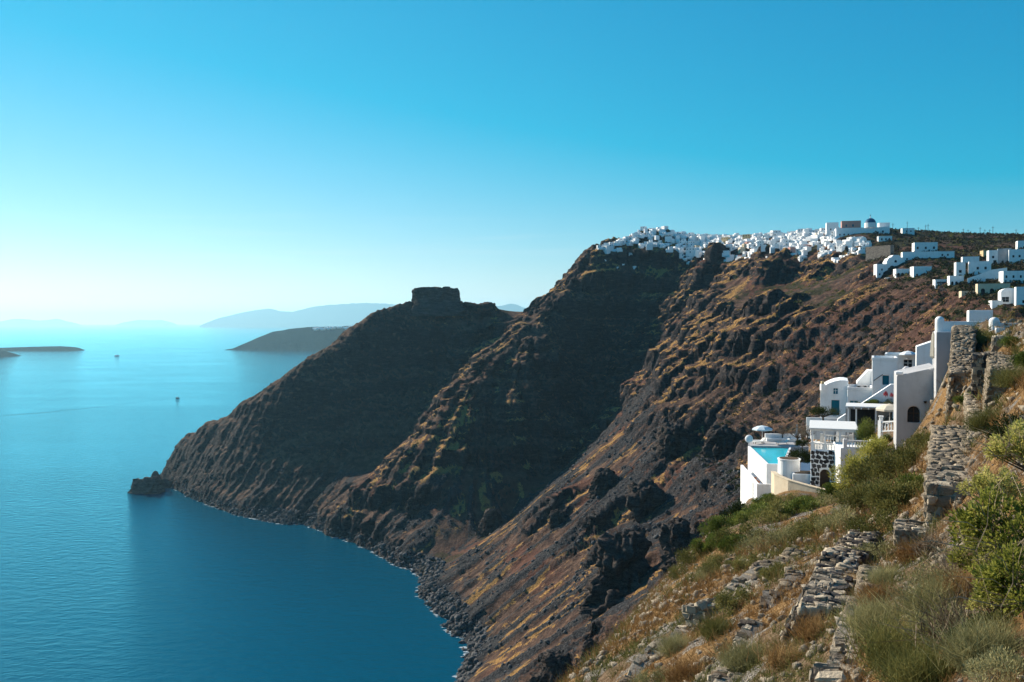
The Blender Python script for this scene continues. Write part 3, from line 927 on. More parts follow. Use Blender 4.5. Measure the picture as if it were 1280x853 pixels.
def box_mesh(name, x0, x1, y0, y1, z0, z1, bevel=0.0):
    bm = bmesh.new()
    bmesh.ops.create_cube(bm, size=1.0)
    for v in bm.verts:
        v.co = (x0 + (v.co.x + .5) * (x1 - x0), y0 + (v.co.y + .5) * (y1 - y0), z0 + (v.co.z + .5) * (z1 - z0))
    if bevel > 0:
        bmesh.ops.bevel(bm, geom=list(bm.edges), offset=bevel, segments=2, profile=0.6, affect='EDGES')
    me = bpy.data.meshes.new(name)
    bm.to_mesh(me); bm.free()
    return me
def cyl_mesh(name, r0, r1, h, n=12, z0=0.0):
    bm = bmesh.new()
    bmesh.ops.create_cone(bm, cap_ends=True, segments=n, radius1=r0, radius2=r1, depth=h)
    for v in bm.verts: v.co.z += h / 2 + z0
    me = bpy.data.meshes.new(name)
    bm.to_mesh(me); bm.free()
    return me
def dome_mesh(name, r, hscale=1.0, n=16, m=7):
    V = []; F = []
    for i in range(m):
        a = math.pi / 2 * i / m
        for j in range(n):
            b = 2 * math.pi * j / n
            V.append((r * math.cos(a) * math.cos(b), r * math.cos(a) * math.sin(b), r * hscale * math.sin(a)))
    V.append((0, 0, r * hscale))
    for i in range(m - 1):
        for j in range(n):
            F.append((i * n + j, i * n + (j + 1) % n, (i + 1) * n + (j + 1) % n, (i + 1) * n + j))
    for j in range(n):
        F.append(((m - 1) * n + j, (m - 1) * n + (j + 1) % n, m * n, m * n))
    me = bpy.data.meshes.new(name)
    me.from_pydata([tuple(v) for v in V], [], [f if f[2] != f[3] else f[:3] for f in F])
    me.update()
    for p in me.polygons: p.use_smooth = True
    return me
def vault_mesh(name, w, d, rise, over=0.0, n=10):
    """barrel roof along y, springing at z = 0"""
    V, F = [], []
    for k, y in enumerate((-over, d + over)):
        for i in range(n + 1):
            a = math.pi * i / n
            V.append((w / 2 - w / 2 * math.cos(a), y, rise * math.sin(a)))
    for i in range(n):
        F.append((i, i + 1, n + 2 + i, n + 1 + i))
    me = bpy.data.meshes.new(name)
    F.append(tuple(range(n, -1, -1))); F.append(tuple(range(n + 1, 2 * n + 2)))
    F.append((0, n + 1, 2 * n + 1, n))
    me.from_pydata(V, [], F); me.update()
    return me
def parapet_mesh(name, w, d, h, t=0.25):
    """raised rim round a flat roof, z from 0 to h"""
    pts = [(0, w, 0, t), (0, w, d - t, d), (0, t, t, d - t), (w - t, w, t, d - t)]
    bm = bmesh.new()
    for x0, x1, y0, y1 in pts:
        r = bmesh.ops.create_cube(bm, size=1.0)
        for v in r['verts']:
            v.co = (x0 + (v.co.x + .5) * (x1 - x0), y0 + (v.co.y + .5) * (y1 - y0), (v.co.z + .5) * h)
    me = bpy.data.meshes.new(name)
    bm.to_mesh(me); bm.free()
    return me

PLINTH = 4.0
def proto_house(kind, w, d, h, mat=WHITE):
    """list of (name, mesh, material, location); base at z = 0, walls run on below ground"""
    pr = []
    ops = []
    r = random.Random(sum(map(ord, kind)) * 31 + int(w * 10) * 7 + int(d * 10))
    nwin = max(1, int(w / 3.0))
    for i in range(nwin):
        if r.random() < 0.45: continue
        x = (i + 0.5) * w / nwin - 0.5
        if i == nwin // 2: ops.append((x - 0.1, 0.05, 1.3, 2.3, 'door'))
        else: ops.append((x, 1.1, 1.1, 1.3, 'window'))
    if h > 5:
        for i in range(nwin):
            ops.append(((i + 0.5) * w / nwin - 0.5, 4.1, 1.1, 1.4, 'window'))
    holes = [arch_poly(x, z, a, b) if kind == 'vault' else rect_poly(x, z, a, b) for x, z, a, b, _ in ops]
    pr.append(('wall', facade_mesh('wall', [(0, -PLINTH), (w, -PLINTH), (w, h), (0, h)], holes, d, 0.3), mat, (0, 0, 0)))
    for (x, z, a, b, kd), hp in zip(ops, holes):
        pr.append((kd, box_mesh(kd, x + 0.02, x + a - 0.02, 0.2, 0.28, z + 0.02, z + b - 0.02), BLUEPAINT if kd == 'door' and r.random() < .5 else DARKGLASS, (0, 0, 0)))
    # opening on the sea side
    pr.append(('window', box_mesh('window', -0.05, 0.2, d * 0.2, d * 0.2 + 1.2, 1.0, 2.3), DARKGLASS, (0, 0, 0)))
    pr.append(('door', box_mesh('door', -0.05, 0.2, d * 0.55, d * 0.55 + 1.3, 0.0, 2.3), BLUEPAINT if kind == 'vault' else DARKGLASS, (0, 0, 0)))
    if kind == 'flat':
        pr.append(('parapet', parapet_mesh('parapet', w + 0.1, d + 0.1, 0.55), mat, (-0.05, -0.05, h)))
    elif kind == 'vault':
        pr.append(('roof', vault_mesh('roof', w, d, w * 0.30, 0.04), mat, (0, 0, h)))
    elif kind == 'step':
        pr.append(('upper_storey', box_mesh('upper_storey', w * 0.35, w - 0.15, d * 0.25, d - 0.1, h, h + 2.6), mat, (0, 0, 0)))
        pr.append(('parapet', parapet_mesh('parapet', w + 0.1, d + 0.1, 0.5), mat, (-0.05, -0.05, h)))
        pr.append(('window', box_mesh('window', w * 0.5, w * 0.5 + 1.1, d * 0.25 - 0.05, d * 0.25 + 0.1, h + 0.9, h + 2.0), DARKGLASS, (0, 0, 0)))
    elif kind == 'terrace':
        pr.append(('terrace', box_mesh('terrace', -0.2, w + 0.6, -3.2, -0.005, -PLINTH, 0.0), mat, (0, 0, 0)))
        pr.append(('terrace_wall', box_mesh('terrace_wall', -0.2, w + 0.6, -3.2, -3.0, 0.003, 0.85), mat, (0, 0, 0)))
        pr.append(('parapet', parapet_mesh('parapet', w + 0.1, d + 0.1, 0.45), mat, (-0.05, -0.05, h)))
    pr.append(('chimney', box_mesh('chimney', w * 0.7, w * 0.7 + 0.5, d * 0.6, d * 0.6 + 0.5, h - 0.1, h + (w * 0.3 + 0.6 if kind == 'vault' else 1.3)), mat, (0, 0, 0)))
    return pr
def place(pr, name, loc, rz, label, cat, group=None, scale=1.0):
    e = empty(name, tuple(float(c) for c in loc), rz)
    e.scale = (scale, scale, scale)
    for nm, me, mt, l in pr:
        o = link(nm, me, mt, e)
        o.location = l
    tag(e, label, cat, group)
    return e
PROTOS = [proto_house('flat', 8, 7, 3.4), proto_house('flat', 6, 6, 3.2), proto_house('flat', 11, 7, 6.2), proto_house('vault', 5, 8, 2.8),
          proto_house('vault', 4.4, 7, 3.0), proto_house('step', 9, 8, 3.3), proto_house('step', 11, 9, 3.4), proto_house('terrace', 8, 6, 3.2),
          proto_house('terrace', 10, 6, 3.4), proto_house('flat', 7, 6, 6.0)]
P_CREAM = [proto_house('flat', 8, 7, 3.4, CREAM), proto_house('flat', 9, 7, 6.0, OCHRE), proto_house('flat', 7, 7, 3.6, PINK)]
MAT_RET = mat_rock('retaining_wall_stone', (0.12, 0.10, 0.085), (0.40, 0.34, 0.28), 0.8, False, 0.1)

vr = random.Random(21)
# village belt: nearest and farthest distance for each photo column
bx = [748, 780, 820, 870, 920, 960, 1000, 1040, 1078]
bn = [1120, 1118, 1106, 1066, 985, 925, 868, 826, 782]
bf = [1148, 1160, 1170, 1150, 1105, 1060, 1010, 965, 880]
spots = []
tries = 0
while len(spots) < 290 and tries < 90000:
    tries += 1
    px_ = vr.uniform(748, 1078)
    n_, f_ = np.interp(px_, bx, bn), np.interp(px_, bx, bf)
    D = n_ + (f_ - n_) * vr.random()
    x, y = (px_ - 640) / FPX * D, D
    if 775 < px_ < 800 and D < 1130: continue
    if 1006 < px_ < 1022 and D < 905: continue
    if 1046 < px_ < 1080 and D > 845: continue
    z = ground(x, y)
    if any((x - s[0]) ** 2 + (y - s[1]) ** 2 < 34 for s in spots): continue
    spots.append((x, y, z, px_, D))
spots.sort(key=lambda s: s[3])
ORD = 'first second third fourth fifth sixth seventh eighth ninth tenth eleventh twelfth thirteenth fourteenth fifteenth sixteenth seventeenth eighteenth nineteenth twentieth'.split()
counts = {}
for x, y, z, px_, D in spots:
    n_, f_ = np.interp(px_, bx, bn), np.interp(px_, bx, bf)
    tt = (D - n_) / (f_ - n_)
    row = 'on the cliff edge' if tt < 0.25 else 'halfway up' if tt < 0.7 else 'on the skyline'
    zone = 'village left end' if px_ < 800 else 'above the cirque' if px_ < 880 else 'mid village' if px_ < 985 else 'by the church'
    c = vr.random()
    if c < 0.06:
        k = vr.randrange(3); pr = P_CREAM[k]; colr = ('cream', 'ochre', 'pink')[k]
    else:
        k = vr.choice((0, 1, 1, 2, 3, 3, 4, 4, 5, 6, 7, 7, 8, 9)); pr = PROTOS[k]; colr = 'white'
    form = {'roof': 'vaulted', 'upper_storey': 'stepped', 'terrace': 'terraced'}
    fm = next((form[p[0]] for p in pr if p[0] in form), 'flat roofed')
    zz = min(ground(x + a, y + b) for a in (0, 6) for b in (0, 5)) * 0.5 + z * 0.5
    key = '%s %s houses %s, %s' % (colr, fm, row, zone)
    n0 = counts.get(key, 0); counts[key] = n0 + 1
    place(pr, 'village_house', (x - 3, y - 3, zz + vr.uniform(-0.8, 0.6)), R(vr.choice((-90, -60, -35, 0)) + vr.uniform(-14, 14)),
          '%s from left of the %s' % (ORD[min(n0, 19)], key), 'house', key, vr.uniform(0.65, 1.0))
# low walls, steps and terraces packed between the houses
parts = []
tr_ = np.random.default_rng(77)
while len(parts) < 620:
    px_ = tr_.uniform(746, 1080); n_, f_ = np.interp(px_, bx, bn), np.interp(px_, bx, bf)
    D = n_ + (f_ - n_) * tr_.random()
    if 775 < px_ < 800 and D < 1130 or 1046 < px_ and D > 845 or 1006 < px_ < 1022 and D < 905: continue
    x, y = (px_ - 640) / FPX * D, D
    V_, F_ = box_arrays(0, 0, -2.0, tr_.uniform(2.5, 8), tr_.uniform(1.5, 6), 2.0 + tr_.uniform(0.6, 2.4))
    a_ = R(tr_.choice((-60, -35, 0)) + tr_.uniform(-15, 15)); c_, s_ = math.cos(a_), math.sin(a_)
    V_ = V_ @ np.array(((c_, s_, 0), (-s_, c_, 0), (0, 0, 1))) + (x, y, ground(x, y))
    parts.append((V_, F_))
V_, F_ = join_arrays(parts)
vt = link('village_terraces', np_mesh('village_terraces', V_, F_), WHITE)
tag(vt, 'white terraces, steps and yard walls packed between the village houses', None, None, 'stuff')

# houses dug into the shaded cliff below the left end
for i, (px_, py_, dd, k, lab) in enumerate([
        (752, 325, 1121, 7, 'white terraced house at the top left of the shaded cliff'), (760, 320, 1124, 8, 'wide white house under the left end of the rim village'),
        (768, 318, 1126, 5, 'white stepped house beside the dark wall at the village end'), (789, 325, 1112, 9, 'tall white house hanging in the shaded cliff'),
        (792, 321, 1115, 0, 'white house right above the tall house on the shaded cliff'), (757, 328, 1108, 3, 'lowest vaulted house at the left end of the shaded cliff'),
        (774, 337, 1098, 4, 'lone white cave house low on the shaded cliff'), (781, 333, 1100, 1, 'small white cube house beside the cave house on the cliff'),
        (795, 336, 1096, 3, 'lone white vaulted house on the shaded cliff, farthest right'), (778, 323, 1108, 1, 'tiny white house in the middle of the shaded cliff')]):
    q = P(px_, py_, dd)
    g_ = ground(q[0], q[1])
    place(PROTOS[k], 'cliff_house', (q[0] - 3, q[1], max(q[2], g_ - 6)), R(-10 + 3 * i), lab, 'house', None, 0.8)

# --- houses set out one by one
def at_house(px0, px1, pyb, pyt, D, rzdeg):
    """origin, width and height of a front whose left foot is at (px0, pyb) and whose right edge is at px1"""
    if D > 300:
        Dh = hit_terrain(px0 + 1.5, pyb + 0.5, D * 0.75, D * 1.3)
        if Dh: D = Dh
    o = P(px0, pyb, D)
    k1 = (px1 - 640) / FPX
    c, s = math.cos(R(rzdeg)), math.sin(R(rzdeg))
    w = (k1 * D - o[0]) / (c - k1 * s)
    h = P(px0, pyt, D)[2] - o[2]
    return o, w, h
def house(name, label, px0, px1, pyb, pyt, D, depth, rzdeg, ops=(), mat=WHITE, roof='parapet', plinth=4.0, cat='house', frame=WHITE, reveal=0.22, top=None, pane=DARKGLASS):
    """ops: (x fraction, z m, width m, height m, kind) with kind window | arched_window | door | arch"""
    o, w, h = at_house(px0, px1, pyb, pyt, D, rzdeg)
    e = empty(name, tuple(o), R(rzdeg))
    holes = []
    for xf, z, a, b, kd in ops:
        x = xf * w
        holes.append(arch_poly(x, z, a, b) if kd in ('arched_window', 'arch', 'arched_door') else rect_poly(x, z, a, b))
    outl = [(0, -plinth), (w, -plinth), (w, h), (0, h)]
    if top: outl = [(0, -plinth), (w, -plinth)] + [(fx * w, fz * h) for fx, fz in reversed(top)]
    wl = link('wall', facade_mesh('wall', outl, holes, depth, reveal), mat, e)
    if D < 300:
        bv = wl.modifiers.new('soft_edges', 'BEVEL'); bv.width = 0.07; bv.segments = 2; bv.limit_method = 'ANGLE'; bv.angle_limit = R(40)
    for (xf, z, a, b, kd), hp in zip(ops, holes):
        x = xf * w
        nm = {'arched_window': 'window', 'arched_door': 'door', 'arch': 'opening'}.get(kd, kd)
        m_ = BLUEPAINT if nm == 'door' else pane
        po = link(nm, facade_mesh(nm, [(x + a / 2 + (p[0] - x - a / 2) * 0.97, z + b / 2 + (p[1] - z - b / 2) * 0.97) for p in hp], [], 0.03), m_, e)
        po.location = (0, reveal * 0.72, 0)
        if nm == 'window' and a * FPX / D > 5:
            f1 = link('frame', box_mesh('frame', x + a / 2 - 0.035, x + a / 2 + 0.035, -0.05, 0.0, z + 0.03, z + b - 0.04), frame, po)
            f2 = link('frame', box_mesh('frame', x + 0.03, x + a - 0.03, -0.045, 0.003, z + b * 0.55, z + b * 0.55 + 0.06), frame, po)
            link('sill', box_mesh('sill', x - 0.1, x + a + 0.1, -0.24, -0.1, z - 0.09, z - 0.003), mat, po)
    if roof == 'parapet':
        ro = link('parapet', parapet_mesh('parapet', w + 0.06, depth + 0.06, 0.45, 0.28), mat, e); ro.location = (-0.03, -0.03, h - 0.003)
    elif roof == 'vault':
        ro = link('roof', vault_mesh('roof', w + 0.06, depth, min(w * 0.32, 2.2), 0.03), mat, e); ro.location = (-0.03, 0, h - 0.01)
    elif roof == 'slab':
        link('roof', box_mesh('roof', -0.25, w + 0.25, -0.25, depth + 0.25, h + 0.003, h + 0.28), mat, e)
    tag(e, label, cat)
    return e, w, h

house('long_church_building', 'long low white church building with small square windows on the skyline', 1045, 1111, 298, 286, 800, 14, -14,
      [(0.06, 2.6, 1.3, 1.6, 'window'), (0.14, 2.6, 1.3, 1.6, 'window'), (0.22, 2.6, 1.3, 1.6, 'window'), (0.34, 2.6, 1.3, 1.6, 'window'), (0.5, 2.0, 2.2, 2.8, 'arch'), (0.72, 2.6, 1.3, 1.6, 'window'), (0.86, 4.6, 1.6, 2.0, 'window')], plinth=8)
house('church_annex', 'white wing rising behind the long church building on its left', 1033, 1047, 296, 279, 830, 9, -14, [(0.3, 6.5, 1.4, 1.8, 'window')], plinth=8)
house('church_annex', 'low wing with reddish fronts behind the long church wall', 1052, 1075, 288, 277, 826, 8, -14, [(0.2, 3.4, 1.6, 2.6, 'door'), (0.55, 3.4, 1.6, 2.6, 'door')], PINK, plinth=3)
house('long_retaining_wall', 'cream retaining wall left of the long church building', 1020, 1046, 299, 292, 812, 4, 8, [], CREAM, roof='none', plinth=6, cat='wall')
q = P(1088, 281, 812)
e = empty('church_dome', (q[0], q[1], q[2] - 3.0))
link('drum', cyl_mesh('drum', 5.2, 5.2, 4.5, 16), WHITE, e)
d_ = link('dome', dome_mesh('dome', 4.7, 0.95), DOMEBLUE, e); d_.location = (0, 0, 4.5)
d2 = link('lantern', cyl_mesh('lantern', 0.6, 0.5, 1.6, 8), WHITE, d_); d2.location = (0, 0, 4.3)
d3 = link('cross', box_mesh('cross', -0.12, 0.12, -0.12, 0.12, 0, 2.0), DARKWOOD, d_); d3.location = (0, 0, 5.8)
link('cross', box_mesh('cross', -0.6, 0.6, -0.13, 0.13, 1.1, 1.35), DARKWOOD, d3)
tag(e, 'dark blue church dome with a lantern on the skyline', 'dome')
house('skyline_house', 'small white house right of the church dome on the skyline', 1099, 1111, 290, 279, 806, 8, -10, [(0.3, 3, 1.2, 1.6, 'window')], roof='slab', plinth=4)
house('skyline_house', 'low white house on the skyline under the thin mast', 1128, 1142, 292, 286, 850, 7, -10, [(0.3, 1.3, 1.2, 1.6, 'window'), (0.65, 1.3, 1.2, 1.6, 'window')], plinth=4)
house('skyline_house', 'small white house among brush below the church dome', 1098, 1114, 302, 296, 780, 7, -12, [(0.2, 1.0, 1.3, 2.0, 'arch'), (0.5, 1.0, 1.3, 2.0, 'arch'), (0.75, 1.0, 1.3, 2.0, 'arch')], plinth=6)
house('quarry_wall', 'brown rubble retaining wall at the right end of the rim village', 1082, 1112, 326, 309, 720, 5, -58, [], MAT_RET, roof='none', plinth=8, cat='wall')

# right hand group of villas on the slope
Wn = lambda *xs: [(x, 1.0, 1.1, 1.4, 'window') for x in xs]
house('villa', 'white house with three dark windows alone in the brush', 1143, 1171, 316, 304, 655, 9, -12, [(0.1, 2.8, 1.5, 2.0, 'window'), (0.45, 2.8, 1.5, 2.0, 'window'), (0.6, 0.2, 1.4, 2.2, 'door'), (0.8, 2.8, 1.5, 2.0, 'window')], plinth=6)
house('villa', 'long low pale villa behind the white gabled church front', 1128, 1175, 327, 316, 630, 8, -16, Wn(0.1, 0.3, 0.5, 0.7) , plinth=6)
house('villa', 'white thin roofed annex at the right of the long pale villa', 1170, 1192, 322, 315, 640, 8, -20, Wn(0.3, 0.6), roof='slab', plinth=6)
house('chapel', 'white chapel front with a round window on the cliff rim', 1108, 1131, 338, 319, 606, 9, -6, [(0.42, 5.6, 1.8, 1.8, 'arched_window'), (0.4, 0.1, 1.9, 3.0, 'arched_door')], roof='none', plinth=6, cat='chapel',
      top=[(0, 0.55), (0.12, 0.8), (0.25, 0.86), (0.36, 1.0), (0.64, 1.0), (0.75, 0.86), (0.88, 0.8), (1, 0.55)])
house('villa', 'white stepped villa at the left edge of the rim by the chapel', 1096, 1109, 346, 331, 600, 7, -4, Wn(0.2, 0.6) + [(0.4, 4.4, 1.1, 1.4, 'window')], plinth=6)
house('villa', 'white colonnaded villa below the chapel', 1120, 1141, 347, 337, 588, 7, -8, [(0.06, 0.4, 2.0, 2.8, 'arch'), (0.29, 0.4, 2.0, 2.8, 'arch'), (0.52, 0.4, 2.0, 2.8, 'arch'), (0.75, 0.4, 2.0, 2.8, 'arch')], plinth=5)
house('villa', 'white villa with a pale blue shaded side right of the colonnade', 1142, 1164, 347, 334, 584, 8, -8, Wn(0.15, 0.45, 0.75), plinth=5)
house('terrace_wall', 'white terrace edge below the colonnaded villa', 1108, 1142, 350, 347, 580, 5, -8, [], roof='none', plinth=4, cat='wall')
house('villa', 'white tower villa with pink window frames', 1195, 1206, 349, 329, 470, 6, -16, [(0.3, 3.6, 1.5, 1.6, 'window'), (0.3, 0.6, 1.4, 2.0, 'window')], plinth=5)
house('villa', 'pale villa rising behind the tower villa', 1203, 1223, 333, 322, 490, 7, -20, Wn(0.3), plinth=6)
house('villa', 'white villa wing right of the tower villa', 1211, 1238, 345, 328, 474, 7, -24, [(0.35, 3.6, 1.2, 1.5, 'window'), (0.7, 3.6, 1.2, 1.5, 'window')], plinth=6)
house('villa', 'white villa with balcony openings below the tower villa', 1187, 1204, 358, 346, 455, 6, -14, [(0.1, 0.6, 1.3, 2.1, 'arch'), (0.4, 0.6, 1.3, 2.1, 'arch'), (0.7, 0.6, 1.3, 2.1, 'arch')], plinth=5)
house('terrace_restaurant', 'white terraced building with open front on the rim', 1169, 1189, 361, 350, 450, 7, -14, [(0.06, 0.3, 3.2, 1.6, 'window'), (0.55, 0.3, 2.8, 1.6, 'window'), (0.1, 2.9, 5, 1.1, 'window')], roof='slab', plinth=6)
house('long_shaded_wall', 'long pale blue shaded villa wall with pointed dark windows', 1209, 1258, 357, 336, 440, 7, -27, [(0.5, 0.6, 1.0, 2.2, 'arch'), (0.6, 0.6, 1.0, 2.6, 'arch'), (0.7, 0.6, 1.0, 2.2, 'arch'), (0.8, 0.6, 1.0, 2.6, 'arch')], plinth=6,
      top=[(0, 0.42), (0.25, 0.6), (0.6, 0.9), (1, 1.0)], roof='none')
house('villa', 'white two storey house with rows of dark windows at the right edge', 1254, 1281, 356, 340, 424, 8, -14, [(0.1, 3.4, 0.9, 1.4, 'window'), (0.42, 3.4, 0.9, 1.4, 'window'), (0.75, 3.4, 0.9, 1.4, 'window'), (0.08, 0.4, 0.8, 2.0, 'door'), (0.28, 0.4, 0.8, 2.0, 'door'), (0.48, 0.4, 0.8, 2.0, 'door'), (0.7, 0.4, 0.8, 2.0, 'door')], plinth=5)
house('villa', 'upper white villa with cream sunlit side near the right edge', 1236, 1251, 332, 314, 500, 7, -18, [(0.25, 4.4, 1.2, 1.5, 'window'), (0.35, 0.8, 1.8, 2.4, 'window')], plinth=6)
house('villa', 'grey white villa in the middle of the upper right row', 1247, 1263, 331, 312, 510, 7, -26, Wn(0.3, 0.65), GREYW, plinth=6)
house('villa', 'white villa at the right end of the upper row', 1261, 1282, 330, 313, 500, 8, -26, [(0.2, 3.8, 1.1, 1.4, 'window'), (0.55, 3.8, 1.1, 1.4, 'window')], plinth=6)
house('villa', 'ochre low house left of the upper villas', 1229, 1238, 321, 314, 520, 7, -10, [], OCHRE, plinth=5)
house('arcade_wall', 'cream arcaded wall with three dark arches below the villas', 1222, 1262, 370, 356, 410, 5, -16, [(0.1, 0.5, 1.9, 3.2, 'arch'), (0.38, 0.5, 1.9, 3.2, 'arch'), (0.68, 0.5, 1.9, 3.2, 'arch')], CREAM, plinth=5, cat='building')
house('terrace_wall', 'low cream garden wall left of the arcade', 1202, 1224, 371, 364, 414, 4, -8, [], CREAM, roof='none', plinth=5, cat='wall')
house('villa', 'white vaulted house with a square dark opening below the arcade', 1251, 1272, 382, 366, 375, 8, -20, [(0.06, 1.6, 3.0, 2.4, 'window')], roof='vault', plinth=6)
house('villa', 'low white roof left of the vaulted house below the arcade', 1240, 1253, 386, 377, 370, 7, -16, [], plinth=6)
house('villa', 'white block cut by the right edge below the arcade', 1270, 1296, 382, 360, 372, 8, -24, Wn(0.3), plinth=6)
house('villa', 'blue shaded block at the right edge above the brush', 1272, 1296, 312, 302, 640, 8, -20, Wn(0.3), plinth=6)

# utility poles along the brush hill
for i, (px_, top_, bot_, dd) in enumerate([(1116, 279, 292, 835), (1134, 277, 290, 860), (1148, 284, 294, 850), (1157, 281, 293, 850), (1160, 280, 293, 845), (1204, 286, 298, 850), (1210, 287, 298, 860), (1225, 284, 299, 845), (1231, 287, 299, 855), (1237, 287, 298, 850), (1241, 283, 298, 840), (1270, 287, 298, 830)]):
    q = P(px_, bot_, dd); g_ = ground(q[0], q[1])
    hgt = P(px_, top_, dd)[2] - g_
    e = empty('utility_pole', (q[0], q[1], g_))
    link('pole', cyl_mesh('pole', 0.24, 0.16, hgt + 1, 8, -1), DARKWOOD, e)
    link('crossarm', box_mesh('crossarm', -1.2, 1.2, -0.1, 0.1, hgt * 0.88, hgt * 0.88 + 0.22), DARKWOOD, e)
    tag(e, '%s thin utility pole right of the church dome on the brush hill skyline' % ORD[i], 'pole', 'utility poles on the brush hill')
# ------------------------------------------------------------------ near hillside
nctl = []
def nd(pts):
    for p in pts: nctl.append(P(*p))
sil = [(640, 930, 25), (720, 853, 27), (745, 825, 30), (785, 790, 34), (832, 745, 40), (872, 703, 47), (900, 672, 54), (918, 648, 66), (930, 636, 84)]
nd(sil)
for p in sil:
    w = P(*p)
    k = w[1] / 40
    nctl.append(w + (-5 * k, 2 * k, -6 * k)); nctl.append(w + (-16 * k, 6 * k, -20 * k)); nctl.append(w + (-45 * k, 14 * k, -50 * k))
nd([(1320, 900, 4.6), (1200, 900, 5.2), (1080, 900, 7), (960, 900, 10), (840, 900, 15), (740, 900, 22),
    (1280, 853, 5.4), (1180, 853, 6.4), (1080, 853, 8.2), (980, 853, 11.5), (880, 853, 16), (790, 853, 22),
    (1240, 790, 7.0), (1140, 790, 9), (1040, 790, 12.5), (940, 790, 18), (850, 800, 24),
    (1220, 735, 9), (1130, 735, 12.5), (1050, 735, 16.5), (960, 735, 23), (890, 735, 31),
    (1140, 690, 17.5), (1060, 690, 23), (980, 690, 32), (920, 700, 36), (1230, 690, 11.5), (1290, 690, 8.5),
    (1110, 650, 27), (1040, 650, 40), (970, 650, 52), (1160, 650, 20.5), (1290, 620, 12), (1230, 620, 17),
    (1100, 620, 44), (1040, 628, 60), (980, 634, 72), (1160, 605, 33), (1150, 570, 52), (1090, 585, 62), (1060, 605, 78),
    (1220, 560, 24), (1290, 560, 15), (1230, 520, 31), (1290, 500, 21), (1180, 545, 48), (1215, 470, 42), (1290, 440, 32), (1250, 425, 44), (1215, 412, 62), (1300, 412, 55)])
# building plots
nd([(945, 633, 100), (965, 620, 100), (1000, 612, 97), (1048, 612, 92), (1100, 560, 80), (1140, 556, 72), (1170, 500, 68)])
for (px_, D, z) in [(930, 118, 185), (950, 125, 186), (985, 118, 188.5), (1010, 112, 190), (1050, 106, 192), (1090, 100, 196), (1120, 95, 198), (1170, 85, 203), (1230, 85, 207), (1300, 85, 209),
                    (1000, 138, 190), (1030, 145, 192), (1070, 150, 195), (1110, 145, 199), (1150, 130, 203), (1200, 120, 207), (1280, 120, 210),
                    (985, 160, 178), (1040, 172, 178), (1100, 175, 180), (1180, 170, 182), (1280, 170, 184), (940, 150, 165), (1000, 200, 140), (1100, 210, 140), (1250, 210, 140), (900, 135, 160), (900, 180, 135)]:
    nctl.append(np.array(((px_ - 640) / FPX * D, D, z)))
# the ground under and behind the viewer
for x, y, z in [(0, 0, 208.0), (3, 0, 208.6), (8, 2, 209.5), (-4, 0, 204), (-10, 2, 198), (14, 8, 210.3), (-25, 6, 183), (22, 14, 210.5), (30, 24, 211), (0, -5, 208.3), (40, 40, 211)]:
    nctl.append(np.array((x, y, z), float))
NC = np.array(nctl)
# thin-plate in log-polar-ish coordinates so that near and far detail get the same care
def warp(x, y):
    r_ = np.sqrt(x * x + y * y + 9.0); s = np.log(r_) / r_ * 10
    return x * s, y * s
nu, nv = warp(NC[:, 0], NC[:, 1])
_c2 = 0.6
_d = np.sqrt((nu[:, None] - nu[None]) ** 2 + (nv[:, None] - nv[None]) ** 2 + _c2)
_NA = np.zeros((len(NC) + 3, len(NC) + 3))
_NA[:-3, :-3] = _d - 0.02 * np.eye(len(NC))
_NA[:-3, -3] = 1; _NA[:-3, -2] = nu; _NA[:-3, -1] = nv; _NA[-3:, :-3] = _NA[:-3, -3:].T
# work with the drop below the eye divided by distance (the slope seen), which is smooth
_nr = np.sqrt(NC[:, 0] ** 2 + NC[:, 1] ** 2 + 9.0)
_nw = np.linalg.solve(_NA, np.concatenate([(NC[:, 2] - CAMZ) / _nr, np.zeros(3)]))
def near_z(x, y):
    x = np.asarray(x, float); y = np.asarray(y, float)
    sh = x.shape
    x = x.ravel(); y = y.ravel()
    u, v = warp(x, y)
    out = np.empty(len(x))
    for i in range(0, len(x), 20000):
        s = slice(i, i + 20000)
        k = np.sqrt((u[s, None] - nu[None]) ** 2 + (v[s, None] - nv[None]) ** 2 + _c2)
        out[s] = k @ _nw[:-3] + _nw[-3] + _nw[-2] * u[s] + _nw[-1] * v[s]
    return (out * np.sqrt(x * x + y * y + 9.0) + CAMZ).reshape(sh)

nth = np.radians(np.linspace(-24, 58, 470))
nrr = np.concatenate([np.geomspace(2.2, 110, 330), np.linspace(112, 215, 40)])
NTH, NRR = np.meshgrid(nth, nrr)
nX = NRR * np.sin(NTH); nY = NRR * np.cos(NTH)
nZ = near_z(nX, nY)
nslope = np.hypot(*np.gradient(nZ)) 
lump = fbm(nX / 2.6, nY / 2.6, nZ / 2.6, 4, 0.55)
fine = fbm(nX / 0.5, nY / 0.5, nZ / 0.5, 3, 0.6)
nfall = np.clip(NRR / 20, 0.25, 1.0)
nZd = nZ + 0.28 * lump * nfall + 0.05 * fine
nZd += 0.9 * fbm(nX / 14, nY / 14, 0 * nX, 2) * sstep(18, 45, NRR)
def near_ground(x, y):
    return float(near_z(np.array([x]), np.array([y]))[0])
def hit_near(px, py, d0=3.0, d1=150.0):
    ds = np.geomspace(d0, d1, 400)
    p = np.array([P(px, py, D) for D in ds])
    z = near_z(p[:, 0], p[:, 1])
    i = np.argmax(z > p[:, 2])
    return float(ds[i]) if (z > p[:, 2]).any() else None
NN = grid_normal(nX, nY, nZd)
m_dry = sstep(-0.12, 0.25, fbm(nX / 3.5 + 9, nY / 3.5, nZ / 3.5, 3))
m_stone = sstep(0.0, 0.3, fbm(nX / 2.2 + 20, nY / 2.2, nZ / 2.2, 3))
nr_, nc_ = nX.shape
idx = np.arange(nr_ * nc_).reshape(nr_, nc_)
